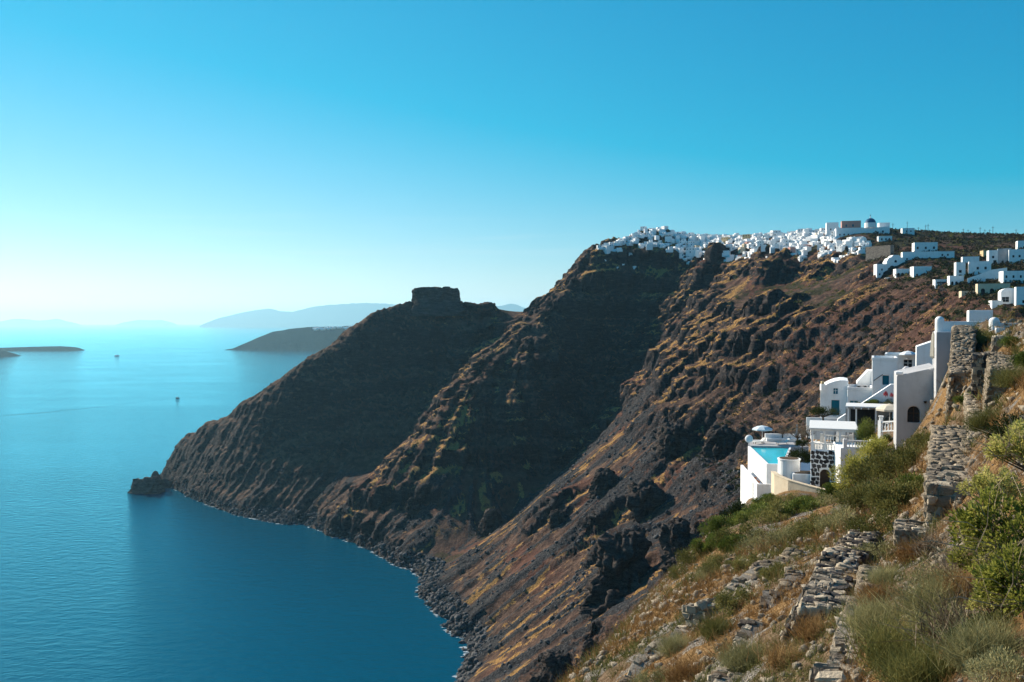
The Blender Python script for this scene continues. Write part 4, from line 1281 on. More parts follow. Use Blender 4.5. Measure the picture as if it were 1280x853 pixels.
F = np.stack([idx[:-1, :-1], idx[:-1, 1:], idx[1:, 1:], idx[1:, :-1]], -1).reshape(-1, 4)[:, ::-1]
near_me = np_mesh('near_hillside', np.stack([nX, nY, nZd], -1).reshape(-1, 3), F, True)
add_attr(near_me, 'dry', m_dry.ravel()); add_attr(near_me, 'stone', m_stone.ravel())
t = NT('near_soil')
pos = t.coord('World')
n1 = t.noise(pos, 5.0, 6, 0.65); n2 = t.noise(pos, 0.9, 4, 0.6); n3 = t.noise(pos, 22.0, 3, 0.6)
soil = t.ramp(n1, [(0.32, (0.06, 0.038, 0.022)), (0.5, (0.13, 0.085, 0.05)), (0.68, (0.24, 0.17, 0.11))])
dry = t.ramp(n1, [(0.32, (0.09, 0.048, 0.02)), (0.5, (0.19, 0.11, 0.045)), (0.68, (0.33, 0.21, 0.095))])
stone = t.ramp(n3, [(0.36, (0.035, 0.032, 0.03)), (0.5, (0.16, 0.14, 0.12)), (0.64, (0.38, 0.34, 0.29))])
def msk(nm, lo, hi):
    v = t.math('ADD', t.attr(nm, 'Fac'), t.math('MULTIPLY', t.math('SUBTRACT', n1, 0.5), 1.6))
    mr = t.n('ShaderNodeMapRange'); mr.inputs['From Min'].default_value = lo; mr.inputs['From Max'].default_value = hi
    t.l(v, mr.inputs['Value']); return mr.outputs['Result']
c = t.mix(msk('dry', 0.35, 0.65), soil, dry)
c = t.mix(msk('stone', 0.55, 0.8), c, stone)
t.color(c)
t.bump(t.math('ADD', n3, t.math('MULTIPLY', n1, 2.0)), 0.9, 0.06)
near_hill = link('near_hillside', near_me, t.m)
tag(near_hill, 'brown stony hillside falling away below the viewer', None, None, 'structure')

# ------------------------------------------------------------------ stone walls
def mat_stone(name, lo, hi, scale=3.0):
    t = NT(name)
    oi = t.n('ShaderNodeObjectInfo').outputs['Random']
    pos = t.coord('World')
    n = t.noise(pos, scale, 5, 0.65); n2 = t.noise(pos, scale * 7, 3, 0.6)
    f = t.math('ADD', t.math('MULTIPLY', n, 0.6), t.math('MULTIPLY', n2, 0.4))
    f = t.math('ADD', f, t.math('MULTIPLY', t.math('SUBTRACT', oi, 0.5), 0.30))
    mid = tuple((a * 0.45 + b * 0.55) for a, b in zip(lo, hi))
    t.color(t.ramp(f, [(0.30, lo), (0.52, mid), (0.72, hi)]))
    t.bump(n2, 0.8, 0.03)
    return t.m
STONE_PALE = mat_stone('pale_rubble_stone', (0.10, 0.08, 0.06), (0.50, 0.42, 0.31))
STONE_DARK = mat_stone('dark_lava_stone', (0.018, 0.017, 0.018), (0.10, 0.09, 0.085))
STONE_MIX = mat_stone('mixed_wall_stone', (0.055, 0.045, 0.037), (0.38, 0.315, 0.235))
MORTAR = mat_stone('old_mortar', (0.14, 0.12, 0.10), (0.42, 0.37, 0.30), 1.6)
EARTH = mat_stone('earth_fill', (0.07, 0.05, 0.035), (0.24, 0.18, 0.12), 1.2)
_stone_me = []
for i in range(8):
    bm = bmesh.new()
    bmesh.ops.create_cube(bm, size=2.0)
    bmesh.ops.bevel(bm, geom=list(bm.edges), offset=0.30, segments=1, affect='EDGES')
    r = random.Random(i + 50)
    for v in bm.verts:
        v.co *= 1 + 0.5 * (r.random() - 0.5)
    bmesh.ops.triangulate(bm, faces=[f for f in bm.faces if len(f.verts) > 4])
    me = bpy.data.meshes.new('stone'); bm.to_mesh(me); bm.free()
    _stone_me.append(me)
_stone_mats = {}
def stone_mesh(i, mat):
    k = (i, mat.name)
    if k not in _stone_mats:
        me = _stone_me[i].copy(); me.materials.clear(); me.materials.append(mat); _stone_mats[k] = me
    return _stone_mats[k]
def clad(parent, quads, sw, sh, mats, singles=True, proud=0.04, cap=300, seed=1, skip=0.06):
    """lay stones over quads [A,B,C,D] (A to B along the foot, D to C along the top); positions relative to parent"""
    r = random.Random(seed)
    jv = {m.name: [] for m in mats}
    base = np.array(parent.location)
    count = 0
    for A, B, C, Dq in quads:
        A, B, C, Dq = map(np.asarray, (A, B, C, Dq))
        nrm = np.cross(B - A, Dq - A); nrm = nrm / (np.linalg.norm(nrm) + 1e-9)
        L = (np.linalg.norm(B - A) + np.linalg.norm(C - Dq)) / 2; H = (np.linalg.norm(Dq - A) + np.linalg.norm(C - B)) / 2
        rows = max(1, int(round(H / sh)))
        for i in range(rows):
            v0 = (i + 0.5) / rows
            u = -r.random() * 0.5 * sw / L
            while u < 1.0:
                wdt = sw * r.choice((0.5, 0.7, 0.9, 1.1, 1.5, 2.0)) * r.uniform(0.85, 1.15)
                uc = u + wdt / 2 / L
                u += wdt / L
                if uc < 0.0 or uc > 1.0 or r.random() < skip: continue
                vv = min(1, max(0, v0 + r.uniform(-0.15, 0.15) / rows))
                p = (A * (1 - uc) + B * uc) * (1 - vv) + (Dq * (1 - uc) + C * uc) * vv
                ex = (B - A) * (1 - vv) + (C - Dq) * vv; ex = ex / (np.linalg.norm(ex) + 1e-9)
                ez = np.cross(nrm, ex)
                M = Matrix(np.array([ex, nrm, ez]).T.tolist())
                rot = M @ Matrix.Rotation(r.uniform(-0.25, 0.25), 3, 'Y') @ Matrix.Rotation(r.uniform(-0.2, 0.2), 3, 'Z')
                sc = (wdt * 0.5 * r.uniform(0.85, 1.0), min(sw, sh) * r.uniform(0.35, 0.6), sh * 0.5 * r.uniform(0.65, 1.35))
                pos = p + nrm * (proud * r.uniform(-0.6, 1.0) - sc[1] * 0.55) - base
                mat = r.choice(mats)
                k = r.randrange(8)
                if singles and count < cap:
                    o = bpy.data.objects.new('stone', stone_mesh(k, mat))
                    COL.objects.link(o); o.parent = parent
                    o.matrix_local = Matrix.LocRotScale(Vector(pos.tolist()), rot.to_quaternion(), Vector(sc))
                    count += 1
                else:
                    Vv, Ff = _stone_arr[k]
                    jv[mat.name].append(((Vv * sc) @ np.array(rot).T + pos, Ff))
    for m in mats:
        if jv[m.name]:
            Vj, Fj = join_arrays(jv[m.name])
            o = link('stone_facing', np_mesh('stone_facing', Vj, Fj), m, parent)
            o['kind'] = 'stuff'
def tri_arrays(me):
    me.calc_loop_triangles()
    T = np.array([t_.vertices[:] for t_ in me.loop_triangles]); V = np.array([v.co[:] for v in me.vertices])
    return V, T
_stone_arr = [tri_arrays(m) for m in _stone_me]

def wall(name, label, feet, tops, thick, sw, sh, mats, singles=True, core=MORTAR, faces=('left', 'front', 'right', 'top'), batter=0.0, cat='wall', seed=1, cap=300, skip=0.06, ragged=0.0):
    """stone wall along a line: tops = world points of the left top edge, feet = heights of the foot below each; thick to the right; batter pushes the left foot out"""
    tops = [np.asarray(p, float) for p in tops]
    if ragged:
        rg = random.Random(seed); fine_, ff_ = [], []
        for i in range(len(tops) - 1):
            for k in range(4):
                u = k / 4; fine_.append(tops[i] * (1 - u) + tops[i + 1] * u + np.array((rg.uniform(-.5, .5) * ragged, 0, rg.uniform(-1.1, .35) * ragged))); ff_.append(feet[i])
        tops = fine_ + [tops[-1]]; feet = ff_ + [feet[-1]]
    n = len(tops)
    dirs = []
    for i in range(n):
        d = tops[min(i + 1, n - 1)] - tops[max(i - 1, 0)]; d[2] = 0; dirs.append(d / (np.linalg.norm(d) + 1e-9))
    side = [np.array((d[1], -d[0], 0)) for d in dirs]          # to the right of the direction of travel
    TL = tops; TR = [t_ + s * thick for t_, s in zip(tops, side)]
    BL = [t_ - s * batter - (0, 0, f) for t_, s, f in zip(tops, side, feet)]
    BR = [t_ - (0, 0, f) for t_, f in zip(TR, feet)]
    base = tuple(float(c) for c in BL[0])
    e = empty(name, base)
    b = np.array(base)
    V = []
    for i in range(n): V += [TL[i] - b, TR[i] - b, BR[i] - b, BL[i] - b]
    F = []
    for i in range(n - 1):
        for j in range(4):
            F.append((i * 4 + j, i * 4 + (j + 1) % 4, i * 4 + 4 + (j + 1) % 4, i * 4 + 4 + j))
    F.append((3, 2, 1, 0)); F.append((4 * n - 4, 4 * n - 3, 4 * n - 2, 4 * n - 1))
    me = bpy.data.meshes.new('core'); me.from_pydata([tuple(v) for v in V], [], F); me.update()
    bmx = bmesh.new(); bmx.from_mesh(me); bmesh.ops.recalc_face_normals(bmx, faces=bmx.faces); bmx.to_mesh(me); bmx.free()
    link('core', me, core, e)
    qs = []
    for i in range(n - 1):
        if 'top' in faces: qs.append((TL[i], TR[i], TR[i + 1], TL[i + 1]))
        if 'left' in faces: qs.append((BL[i + 1], BL[i], TL[i], TL[i + 1]))
        if 'right' in faces: qs.append((BR[i], BR[i + 1], TR[i + 1], TR[i]))
    if 'front' in faces: qs.append((BL[0], BR[0], TR[0], TL[0]))
    if 'back' in faces: qs.append((BR[-1], BL[-1], TL[-1], TR[-1]))
    clad(e, qs, sw, sh, mats, singles, seed=seed, cap=cap, skip=skip)
    tag(e, label, cat)
    return e

def T(px, py, h, d0=6.0):
    """point seen at a photo pixel that stands h metres above the near hillside"""
    for D in np.geomspace(d0, 90, 500):
        p = P(px, py, D)
        if near_ground(p[0], p[1]) + h > p[2]:
            return p
    return P(px, py, 40)
# walls listed from the near end to the far end (travel away from the viewer)
wall('dry_stone_wall', 'pale narrow dry stone wall climbing the slope in the foreground', [0.8] * 5, [T(1012, 872, .25), T(1030, 828, .28), T(1048, 785, .3), T(1062, 750, .3), T(1080, 708, .3)], 0.26, 0.17, 0.13, [STONE_PALE, STONE_PALE, STONE_MIX], seed=3, ragged=.14, skip=.12)
wall('stone_ruin', 'large ruined stone block with pale sloping side and dark front', [1.1, 1.2, 1.2, 1.2], [T(1004, 748, .6), T(1020, 712, .7), T(1036, 690, .7), T(1066, 664, .5)], 0.62, 0.17, 0.13, [STONE_MIX, STONE_MIX, STONE_PALE, STONE_DARK], batter=0.45, seed=4, ragged=.12)
wall('dry_stone_wall', 'low rubble wall in the middle of the foreground terraces', [0.8] * 5, [T(880, 865, .3), T(905, 825, .3), T(928, 790, .3), T(952, 752, .3), T(985, 712, .3)], 0.36, 0.2, 0.15, [STONE_PALE, STONE_MIX, EARTH], seed=5, ragged=.28, skip=.35)
wall('dry_stone_wall', 'long broad rubble wall nearest the cliff edge', [1.0] * 6, [T(775, 850, .35), T(818, 806, .35), T(850, 780, .35), T(880, 752, .45), T(905, 733, .6), T(985, 686, .4)], 0.8, 0.26, 0.2, [STONE_PALE, STONE_PALE, STONE_MIX], batter=0.35, seed=6, ragged=.3, skip=.25)
wall('stone_ruin', 'small grey ruin with a flat stone top among shrubs', [1.2, 1.2], [T(1122, 662, .5), T(1121, 650, .5)], 0.68, 0.18, 0.13, [STONE_MIX, STONE_PALE], seed=7)
wall('stone_pier', 'tall stone wall end with a pale cap beside the leafy shrub', [2.4, 2.4, 2.2, 2.0], [P(1160, 607, 19.6), P(1163, 582, 22.5), P(1165, 556, 26.5), P(1168, 533, 30.5)], 1.02, 0.26, 0.2, [STONE_PALE, STONE_PALE, STONE_MIX], seed=8, core=MORTAR)
wall('retaining_wall', 'narrow retaining wall rising to the right above the stone pier', [1.2, 1.4, 1.6, 1.7], [P(1213, 600, 22.5), P(1214, 560, 26), P(1212, 520, 31), P(1207, 494, 37)], 0.45, 0.25, 0.18, [STONE_PALE, STONE_PALE, STONE_MIX], seed=9)
wall('rubble_wall', 'battered rubble wall leaning on the grey plastered house', [5.2, 5.2, 6.2, 6.2], [P(1188, 466, 46), P(1190, 445, 50), P(1192, 415, 54), P(1193, 408, 62)], 1.1, 0.28, 0.22, [STONE_PALE, STONE_PALE, STONE_MIX], singles=False, batter=0.3, seed=10)
wall('rubble_wall', 'sunlit rubble wall on the upper right terrace', [3.0, 3.2, 2.6], [P(1239, 462, 31), P(1236, 447, 35), P(1236, 441, 39)], 1.0, 0.17, 0.13, [STONE_PALE, STONE_PALE, STONE_MIX], singles=False, batter=0.35, seed=11)
wall('stone_stub', 'dark stone stair end with a pale slab on the upper right terrace', [1.75, 1.75], [P(1217, 444, 35.5), P(1219, 442, 37.5)], 0.5, 0.2, 0.16, [STONE_MIX, STONE_DARK], seed=12)
wall('stone_stub', 'small pale stone bollard under the white parapet', [1.2, 1.2], [P(1242, 422, 40), P(1242, 421, 40.7)], 0.5, 0.24, 0.2, [STONE_PALE], seed=13)
# ------------------------------------------------------------------ hotel terraces on the near hillside
def frame_at(name, px, py, D, rzdeg):
    return empty(name, tuple(P(px, py, D)), R(rzdeg))
def poly_prism(name, pts, z0, z1, mat, parent):
    """vertical prism over a plan polygon (local x, y)"""
    n = len(pts)
    V = [(x, y, z0) for x, y in pts] + [(x, y, z1) for x, y in pts]
    F = [tuple(range(n - 1, -1, -1)), tuple(range(n, 2 * n))] + [(i, (i + 1) % n, n + (i + 1) % n, n + i) for i in range(n)]
    me = bpy.data.meshes.new(name); me.from_pydata(V, [], F); me.update()
    return link(name, me, mat, parent)
def strip_wall(name, label, tops, height, thick, mat, cat='wall'):
    tops = [np.asarray(t_, float) for t_ in tops]
    b = tops[0] - (0, 0, height)
    e = empty(name, tuple(b))
    V, F = [], []
    n = len(tops)
    for i, t_ in enumerate(tops):
        d = tops[min(i + 1, n - 1)] - tops[max(i - 1, 0)]; d[2] = 0; d /= np.linalg.norm(d)
        s = np.array((-d[1], d[0], 0)) * thick
        for q in (t_, t_ + s, t_ + s - (0, 0, height), t_ - (0, 0, height)): V.append(tuple(q - b))
    for i in range(n - 1):
        for j in range(4): F.append((i * 4 + j, i * 4 + (j + 1) % 4, i * 4 + 4 + (j + 1) % 4, i * 4 + 4 + j))
    F += [(0, 1, 2, 3), (4 * n - 1, 4 * n - 2, 4 * n - 3, 4 * n - 4)]
    me = bpy.data.meshes.new(name); me.from_pydata(V, [], F); me.update()
    bmx = bmesh.new(); bmx.from_mesh(me); bmesh.ops.recalc_face_normals(bmx, faces=bmx.faces); bmx.to_mesh(me); bmx.free()
    link('wall', me, mat, e)
    c = [np.asarray(t_) for t_ in tops]
    Vc, Fc, k = [], [], 0
    for i, t_ in enumerate(c):
        d = c[min(i + 1, n - 1)] - c[max(i - 1, 0)]; d[2] = 0; d /= np.linalg.norm(d)
        s = np.array((-d[1], d[0], 0))
        for q in (t_ - s * 0.05 + (0, 0, .09), t_ + s * (thick + 0.05) + (0, 0, .09), t_ + s * (thick + .05) + (0, 0, .003), t_ - s * 0.05 + (0, 0, .003)): Vc.append(tuple(q - b))
    me = bpy.data.meshes.new('coping'); me.from_pydata(Vc, [], F); me.update()
    bmx = bmesh.new(); bmx.from_mesh(me); bmesh.ops.recalc_face_normals(bmx, faces=bmx.faces); bmx.to_mesh(me); bmx.free()
    link('coping', me, mat, e)
    tag(e, label, cat)
    return e
_bal = None
def baluster_mesh():
    V, F = [], []
    prof = [(0, .06), (.08, .06), (.12, .04), (.3, .075), (.5, .035), (.62, .05), (.7, .06)]
    n = 8
    for z, r_ in prof:
        for j in range(n):
            a = 2 * math.pi * j / n; V.append((r_ * math.cos(a), r_ * math.sin(a), z))
    for i in range(len(prof) - 1):
        for j in range(n): F.append((i * n + j, i * n + (j + 1) % n, (i + 1) * n + (j + 1) % n, (i + 1) * n + j))
    me = bpy.data.meshes.new('baluster'); me.from_pydata(V, [], F); me.update(); me.materials.append(WHITE)
    return me
BAL = baluster_mesh()
def balustrade(label, A, B, h=0.9, piers=True):
    A = np.asarray(A, float); B = np.asarray(B, float)
    d = B - A; L = math.hypot(d[0], d[1]); rz = math.atan2(d[1], d[0])
    e = empty('balustrade', tuple(A), rz)
    sl = d[2] / L
    def sl_box(nm, x0, x1, y0, y1, z0, z1):
        me = box_mesh(nm, x0, x1, y0, y1, z0, z1)
        for v in me.vertices: v.co.z += v.co.x * sl
        return link(nm, me, WHITE, e)
    sl_box('plinth', 0, L, -.12, .12, 0, .1)
    sl_box('handrail', 0, L, -.11, .11, h - .12, h)
    if piers:
        sl_box('pier', -.2, .12, -.17, .17, -.6, h + .12); sl_box('pier', L - .12, L + .2, -.17, .17, -.6, h + .12)
    n = max(2, int(L / 0.28))
    for i in range(n):
        o = link('baluster', BAL, None, e); x = (i + .5) * L / n
        o.location = (x, 0, .1 + x * sl); o.scale = (1, 1, (h - .22) / .7)
    tag(e, label, 'balustrade')
    return e
CANVAS = mat_plain('pale_canvas', (0.72, 0.72, 0.70), 0.8, 0, 0.06)
CREAMCANVAS = mat_plain('cream_canvas', (0.66, 0.58, 0.46), 0.8, 0, 0.08)
GREYCANVAS = mat_plain('grey_blue_canvas', (0.16, 0.22, 0.28), 0.8, 0, 0.1)
TERRACOTTA = mat_plain('terracotta', (0.42, 0.17, 0.08), 0.8)
def parasol(label, base, h, r, canvas, open_=True):
    e = empty('parasol', tuple(base))
    link('pole', cyl_mesh('pole', .04, .035, h, 8), WHITE, e)
    link('foot', cyl_mesh('foot', .3, .26, .09, 14), GREYW, e)
    if open_:
        V = [(0, 0, h)]; n = 8
        for k, (rr_, zz) in enumerate([(r * .55, h - .18), (r, h - .5), (r, h - .66)]):
            for j in range(n):
                a = 2 * math.pi * j / n; V.append((rr_ * math.cos(a), rr_ * math.sin(a), zz))
        F = [(0, 1 + j, 1 + (j + 1) % n) for j in range(n)]
        for k in range(2):
            for j in range(n): F.append((1 + k * n + j, 1 + (k + 1) * n + j, 1 + (k + 1) * n + (j + 1) % n, 1 + k * n + (j + 1) % n))
    else:
        V, F, n = [], [], 10
        pr = [(h, .03), (h - .25, .09), (h - 1.0, .16), (h * .35, .2), (h * .3, .12)]
        for i, (zz, rr_) in enumerate(pr):
            for j in range(n):
                a = 2 * math.pi * j / n; q = rr_ * (1 + .25 * (j % 2)); V.append((q * math.cos(a), q * math.sin(a), zz))
        for i in range(len(pr) - 1):
            for j in range(n): F.append((i * n + j, (i + 1) * n + j, (i + 1) * n + (j + 1) % n, i * n + (j + 1) % n))
    me = bpy.data.meshes.new('canopy'); me.from_pydata(V, [], F); me.update()
    link('canopy', me, canvas, e)
    tag(e, label, 'parasol')
    return e

# --- pool terrace
e = frame_at('pool_terrace', 946, 631, 104, -7)
PT = e
poly_prism('outer_wall', [(0, 0), (.3, .3), (.3, 14.2), (0, 14.2)], -3, 2.45, WHITE, e)
poly_prism('outer_wall', [(0.003, 0), (2.3, 0.0), (2.3, .3), (.303, .3)], -3, 2.45, WHITE, e)
poly_prism('ledge', [(.3, .3), (2.3, .3), (2.3, 2.0), (1.4, 2.0), (1.4, 14.2), (.3, 14.2)], -1, 1.5, WHITE, e)
poly_prism('pool_wall', [(1.4, 2.0), (1.7, 2.3), (1.7, 17.2), (1.4, 17.4)], -1, 4.55, WHITE, e)
poly_prism('pool_wall', [(1.403, 2.0), (3.55, 2.0), (3.3, 2.3), (1.703, 2.3)], -1, 4.55, WHITE, e)
poly_prism('pool_wall', [(3.56, 2.0), (5.2, 9.0), (7.2, 17.4), (6.9, 17.2), (4.9, 9.0), (3.31, 2.3)], -1, 4.55, WHITE, e)
poly_prism('deck', [(1.4, 17.41), (9.5, 17.41), (10.5, 24), (2.4, 24)], -6, 4.6, GREYW, e)
poly_prism('deck', [(3.6, 2.0), (8.2, 3.4), (11.5, 17.4), (7.22, 17.4), (5.23, 9.0)], -4, 3.0, WHITE, e)
t = NT('pool_water'); t.color(t.mix(t.noise(t.coord('World'), 1.3, 3), (0.01, 0.42, 0.52), (0.03, 0.55, 0.64))); t.set(Roughness=0.08); t.b.inputs['Specular IOR Level'].default_value = 0.5
t.bump(t.noise(t.coord('World'), 3.0, 3), 0.12, 0.05)
poly_prism('water', [(1.7, 2.3), (3.3, 2.3), (4.9, 9.0), (6.9, 17.2), (1.7, 17.2)], 3.0, 4.38, t.m, e)
for s_ in (0, 1):  # grey bars built in place of the rail and stair shadows on this wall
    link('rail_shadow_bar', box_mesh('rail_shadow_bar', -.09, -.04, 2.4 + s_ * .5, 2.45 + s_ * .5, -2.0, 2.2), GREYW, e)
for k in range(9):
    link('stair_shadow_bar', box_mesh('stair_shadow_bar', -.085, -.05, 2.45, 2.9, -1.7 + k * .42, -1.66 + k * .42), GREYW, e)
tag(e, 'white terraced pool block with turquoise water above the cliff', 'swimming pool')
def in_frame(fr, x, y, z):
    m = Matrix.Translation(fr.location) @ Matrix.Rotation(fr.rotation_euler.z, 4, 'Z')
    return m @ Vector((x, y, z))
POT = [(0, .10), (.05, .12), (.3, .19), (.32, .21), (.36, .21), (.36, .17), (.3, .16)]
def pot_mesh():
    V, F, n = [], [], 12
    for z, r_ in POT:
        for j in range(n):
            a = 2 * math.pi * j / n; V.append((r_ * math.cos(a), r_ * math.sin(a), z))
    for i in range(len(POT) - 1):
        for j in range(n): F.append((i * n + j, i * n + (j + 1) % n, (i + 1) * n + (j + 1) % n, (i + 1) * n + j))
    me = bpy.data.meshes.new('pot'); me.from_pydata(V, [], F); me.update(); me.materials.append(TERRACOTTA)
    return me
POTME = pot_mesh()
for i, (x, y, s_) in enumerate([(.8, 1.2, 1.2), (.85, 3.2, 1.0), (.8, 4.6, 1.3), (.85, 6.0, 1.1), (.8, 7.2, 1.4), (.85, 8.3, 1.0)]):
    o = link('plant_pot', POTME); o.location = in_frame(PT, x, y, 1.5); o.scale = (s_, s_, s_)
    tag(o, '%s terracotta pot from the front on the pool ledge' % ORD[i], 'pot', 'terracotta pots on the pool ledge')
parasol('open pale blue parasol behind the pool', in_frame(PT, 3.8, 20.5, 4.6), 2.5, 1.45, mat_plain('pale_blue_canvas', (0.62, 0.70, 0.74), 0.8))
parasol('closed grey parasol behind the pool', in_frame(PT, 8.8, 21.8, 4.6), 2.6, 1.2, GREYCANVAS, False)
# sun loungers, low wall and dish
LMAT = mat_plain('lounger_fabric', (0.66, 0.66, 0.62), 0.8)
def lounger(label, loc, rz):
    e = empty('sun_lounger', tuple(loc), rz)
    link('bed', box_mesh('bed', 0, 1.3, 0, .65, .28, .36), LMAT, e)
    b_ = link('backrest', box_mesh('backrest', 0, .7, 0, .65, 0, .08), LMAT, e); b_.location = (1.3, 0, .3); b_.rotation_euler = (0, R(-38), 0)
    for x in (.1, 1.5):
        for y in (.05, .55): link('leg', box_mesh('leg', x, x + .05, y, y + .05, 0, .28), WOOD, e)
    tag(e, label, 'sun lounger')
lounger('pale sun lounger under the open pool parasol', in_frame(PT, 2.6, 19.0, 4.6), R(20))
lounger('pale sun lounger at the right of the pool deck', in_frame(PT, 9.0, 18.6, 4.6), R(-15))
lounger('pale sun lounger in the middle of the pool deck', in_frame(PT, 5.6, 18.8, 4.6), R(5))
e = empty('low_wall', tuple(in_frame(PT, 4.6, 23.0, 4.6)), R(-7)); link('wall', box_mesh('wall', 0, 5.0, 0, .4, 0, 1.0, .05), WHITE, e); link('seat', box_mesh('seat', .1, 4.9, -.7, -.003, 0, .45, .04), WHITE, e)
tag(e, 'low white bench wall at the back of the pool deck', 'wall')
e = empty('satellite_dish', tuple(in_frame(PT, 1.6, 17.9, 4.6)), R(-30))
link('mast', cyl_mesh('mast', .04, .04, .7, 8), STEEL, e)
dm = dome_mesh('dish', .55, .3, 18, 4); dd_ = link('dish', dm, WHITE, e); dd_.location = (0, 0, .9); dd_.rotation_euler = (R(-75), 0, R(180))
tag(e, 'round white dish at the left corner of the pool', 'dish')
# parapet wall, planters
strip_wall('garden_wall', 'curved cream garden wall in front of the hotel', [P(964, 590, 101.5), P(968, 594, 99.5), P(985, 601, 97), P(1010, 608, 95), P(1030, 613, 93.5), P(1047, 618, 92.2)], 2.9, .45, CREAM)
e = frame_at('round_planter', 986, 606, 100.5, 0)
n = 24
link('drum', cyl_mesh('drum', 1.25, 1.2, 2.9, 28), WHITE, e); link('rim', cyl_mesh('rim', 1.28, 1.28, .12, 28, 2.9), WHITE, e); link('soil', cyl_mesh('soil', 1.05, 1.05, .05, 24, 3.021), EARTH, e)
tag(e, 'round white planter drum between the pool and the garden wall', 'planter')
e = frame_at('planter_box', 991, 607, 98.5, -14)
link('wall', box_mesh('wall', 0, 2.3, 0, 2.6, -1, 1.3, .05), WHITE, e); link('soil', box_mesh('soil', .25, 2.05, .25, 2.35, 1.2, 1.34), EARTH, e)
tag(e, 'low white planter box left of the stone fronted house', 'planter')

# --- stone fronted house with the white pergola
e, w_, h_ = house('stone_fronted_house', 'white house with black stone front and an arched door under the pergola', 1013, 1047, 612, 563, 97, 8.0, -19,
                  [(0.36, 0.15, 1.05, 2.15, 'arched_door')], WHITE, roof='none', plinth=2.0, pane=DARKGLASS)
for c_ in e.children:
    if c_.name.startswith('door'): c_.data.materials.clear(); c_.data.materials.append(DARKWOOD)
# black stones set in white mortar
r = random.Random(5)
ny = 9
for j in range(ny):
    z = (j + .5) * h_ / ny
    x = r.uniform(-.1, .15)
    while x < w_ - .12:
        sw_ = r.uniform(.3, .58)
        xc = x + sw_ / 2
        x += sw_ + .07
        lo_, hi_ = max(xc - sw_ / 2, .03), min(xc + sw_ / 2, w_ - .03)
        dl, dr = .36 * w_ - .06, .36 * w_ + 1.11
        if z < 2.35 and hi_ > dl and lo_ < dr:
            if lo_ < dl - .12: hi_ = dl
            elif hi_ > dr + .12: lo_ = dr
            else: continue
        if hi_ - lo_ < .1: continue
        xc, sw_ = (lo_ + hi_) / 2, hi_ - lo_
        o = bpy.data.objects.new('stone', stone_mesh(r.randrange(8), STONE_DARK)); COL.objects.link(o); o.parent = e
        o.location = (xc, 0.02, z + r.uniform(-.06, .06)); o.scale = (sw_ / 2, .06, h_ / ny / 2 * r.uniform(.70, .86)); o.rotation_euler = (0, r.uniform(-.5, .5), 0)
SF = e
# pergola on the terrace above
pe = empty('pergola', tuple(in_frame(SF, 0, 0, h_)), R(-19))
_, pw, _ = at_house(1013, 1072, 563, 540, 97, -19)
for x in (.08, pw * .3, pw * .62, pw - .2):
    for y in (.1, 7.6):
        link('post', box_mesh('post', x, x + .16, y, y + .16, 0, 2.15), WHITE, pe)
for y in (.1, 7.6): link('beam', box_mesh('beam', 0, pw, y - .02, y + .2, 2.153, 2.36), WHITE, pe)
link('canopy', box_mesh('canopy', -.15, pw + .15, -.15, 8.0, 2.363, 2.5, .03), CANVAS, pe)
tag(pe, 'white pergola with a flat canvas roof above the stone front', 'pergola')
link('floor', box_mesh('floor', w_ + .003, pw, .3, 8.0, -3, -.01), WHITE, pe)
balustrade('white balustrade along the front of the pergola terrace', in_frame(SF, .2, .25, h_), in_frame(SF, w_ - .1, .25, h_), .8)
balustrade('white balustrade at the back of the pergola terrace', in_frame(SF, 1.2, 7.2, h_), in_frame(SF, pw - .4, 7.2, h_), .9)
balustrade('white balustrade on the left side of the pergola terrace', in_frame(SF, .15, 7.0, h_), in_frame(SF, .15, .6, h_), .8, False)
# plain white block with handrail
e, w_, h_ = house('plastered_block', 'plain white block with a bright left edge right of the stone front', 1050, 1092, 616, 560, 92, 5, -12, [], WHITE, roof='none', plinth=2)
PB = e
hr = link('handrail', box_mesh('handrail', 0, 2.2, -.12, -.06, 0, .06), DARKWOOD, e); hr.location = (.4, 0, 3.9); hr.rotation_euler = (0, R(42), 0)
balustrade('white balustrade on top of the plain white block', in_frame(PB, .5, .2, h_), in_frame(PB, w_ - .1, .2, h_), .8)
# stair wall and second pergola
house('stair_wall', 'sloping white stair wall behind the second pergola', 1046, 1122, 530, 479, 112, 1.0, -20, [], WHITE, roof='none', plinth=3, cat='wall', top=[(0, 0.05), (0.02, 0.12), (0.9, 1.0), (1, 1.0)])
pe = frame_at('pergola', 1058, 534, 106, -22)
_, pw, ph = at_house(1058, 1119, 534, 511, 106, -22)
for x in (.1, 1.0, pw * .6, pw - .2):
    link('post', box_mesh('post', x, x + .17, .05, .22, -1, ph), WHITE, pe)
for x in np.arange(0, pw, .8): link('rafter', box_mesh('rafter', x, x + .12, -.3, 4.4, ph + .003, ph + .2), WHITE, pe)
link('canopy', box_mesh('canopy', -.1, pw + .1, -.25, 4.5, ph + .203, ph + .34, .03), CANVAS, pe)
link('back_wall', box_mesh('back_wall', -.2, pw, 4.0, 4.3, -2, ph), GREYW, pe)
link('opening', box_mesh('opening', .4, pw * .6, 3.9, 3.99, -.2, ph - .4), DARKGLASS, pe)
tag(pe, 'wide white slatted pergola below the stair wall', 'pergola')
parasol('cream parasol beside the grey house balustrade', P(1112, 530, 82), 1.9, 1.3, CREAMCANVAS)
balustrade('short white balustrade against the grey plastered house', P(1101, 540, 80), P(1120, 539, 78.5), .95)
e = frame_at('white_pier', 1099, 560, 80, -20); link('shaft', box_mesh('shaft', 0, .3, 0, .4, -1, 2.8, .02), WHITE, e); link('cap', box_mesh('cap', -.05, .35, -.05, .45, 2.803, 2.9), WHITE, e)
tag(e, 'tall narrow white pier left of the short balustrade', 'pier')
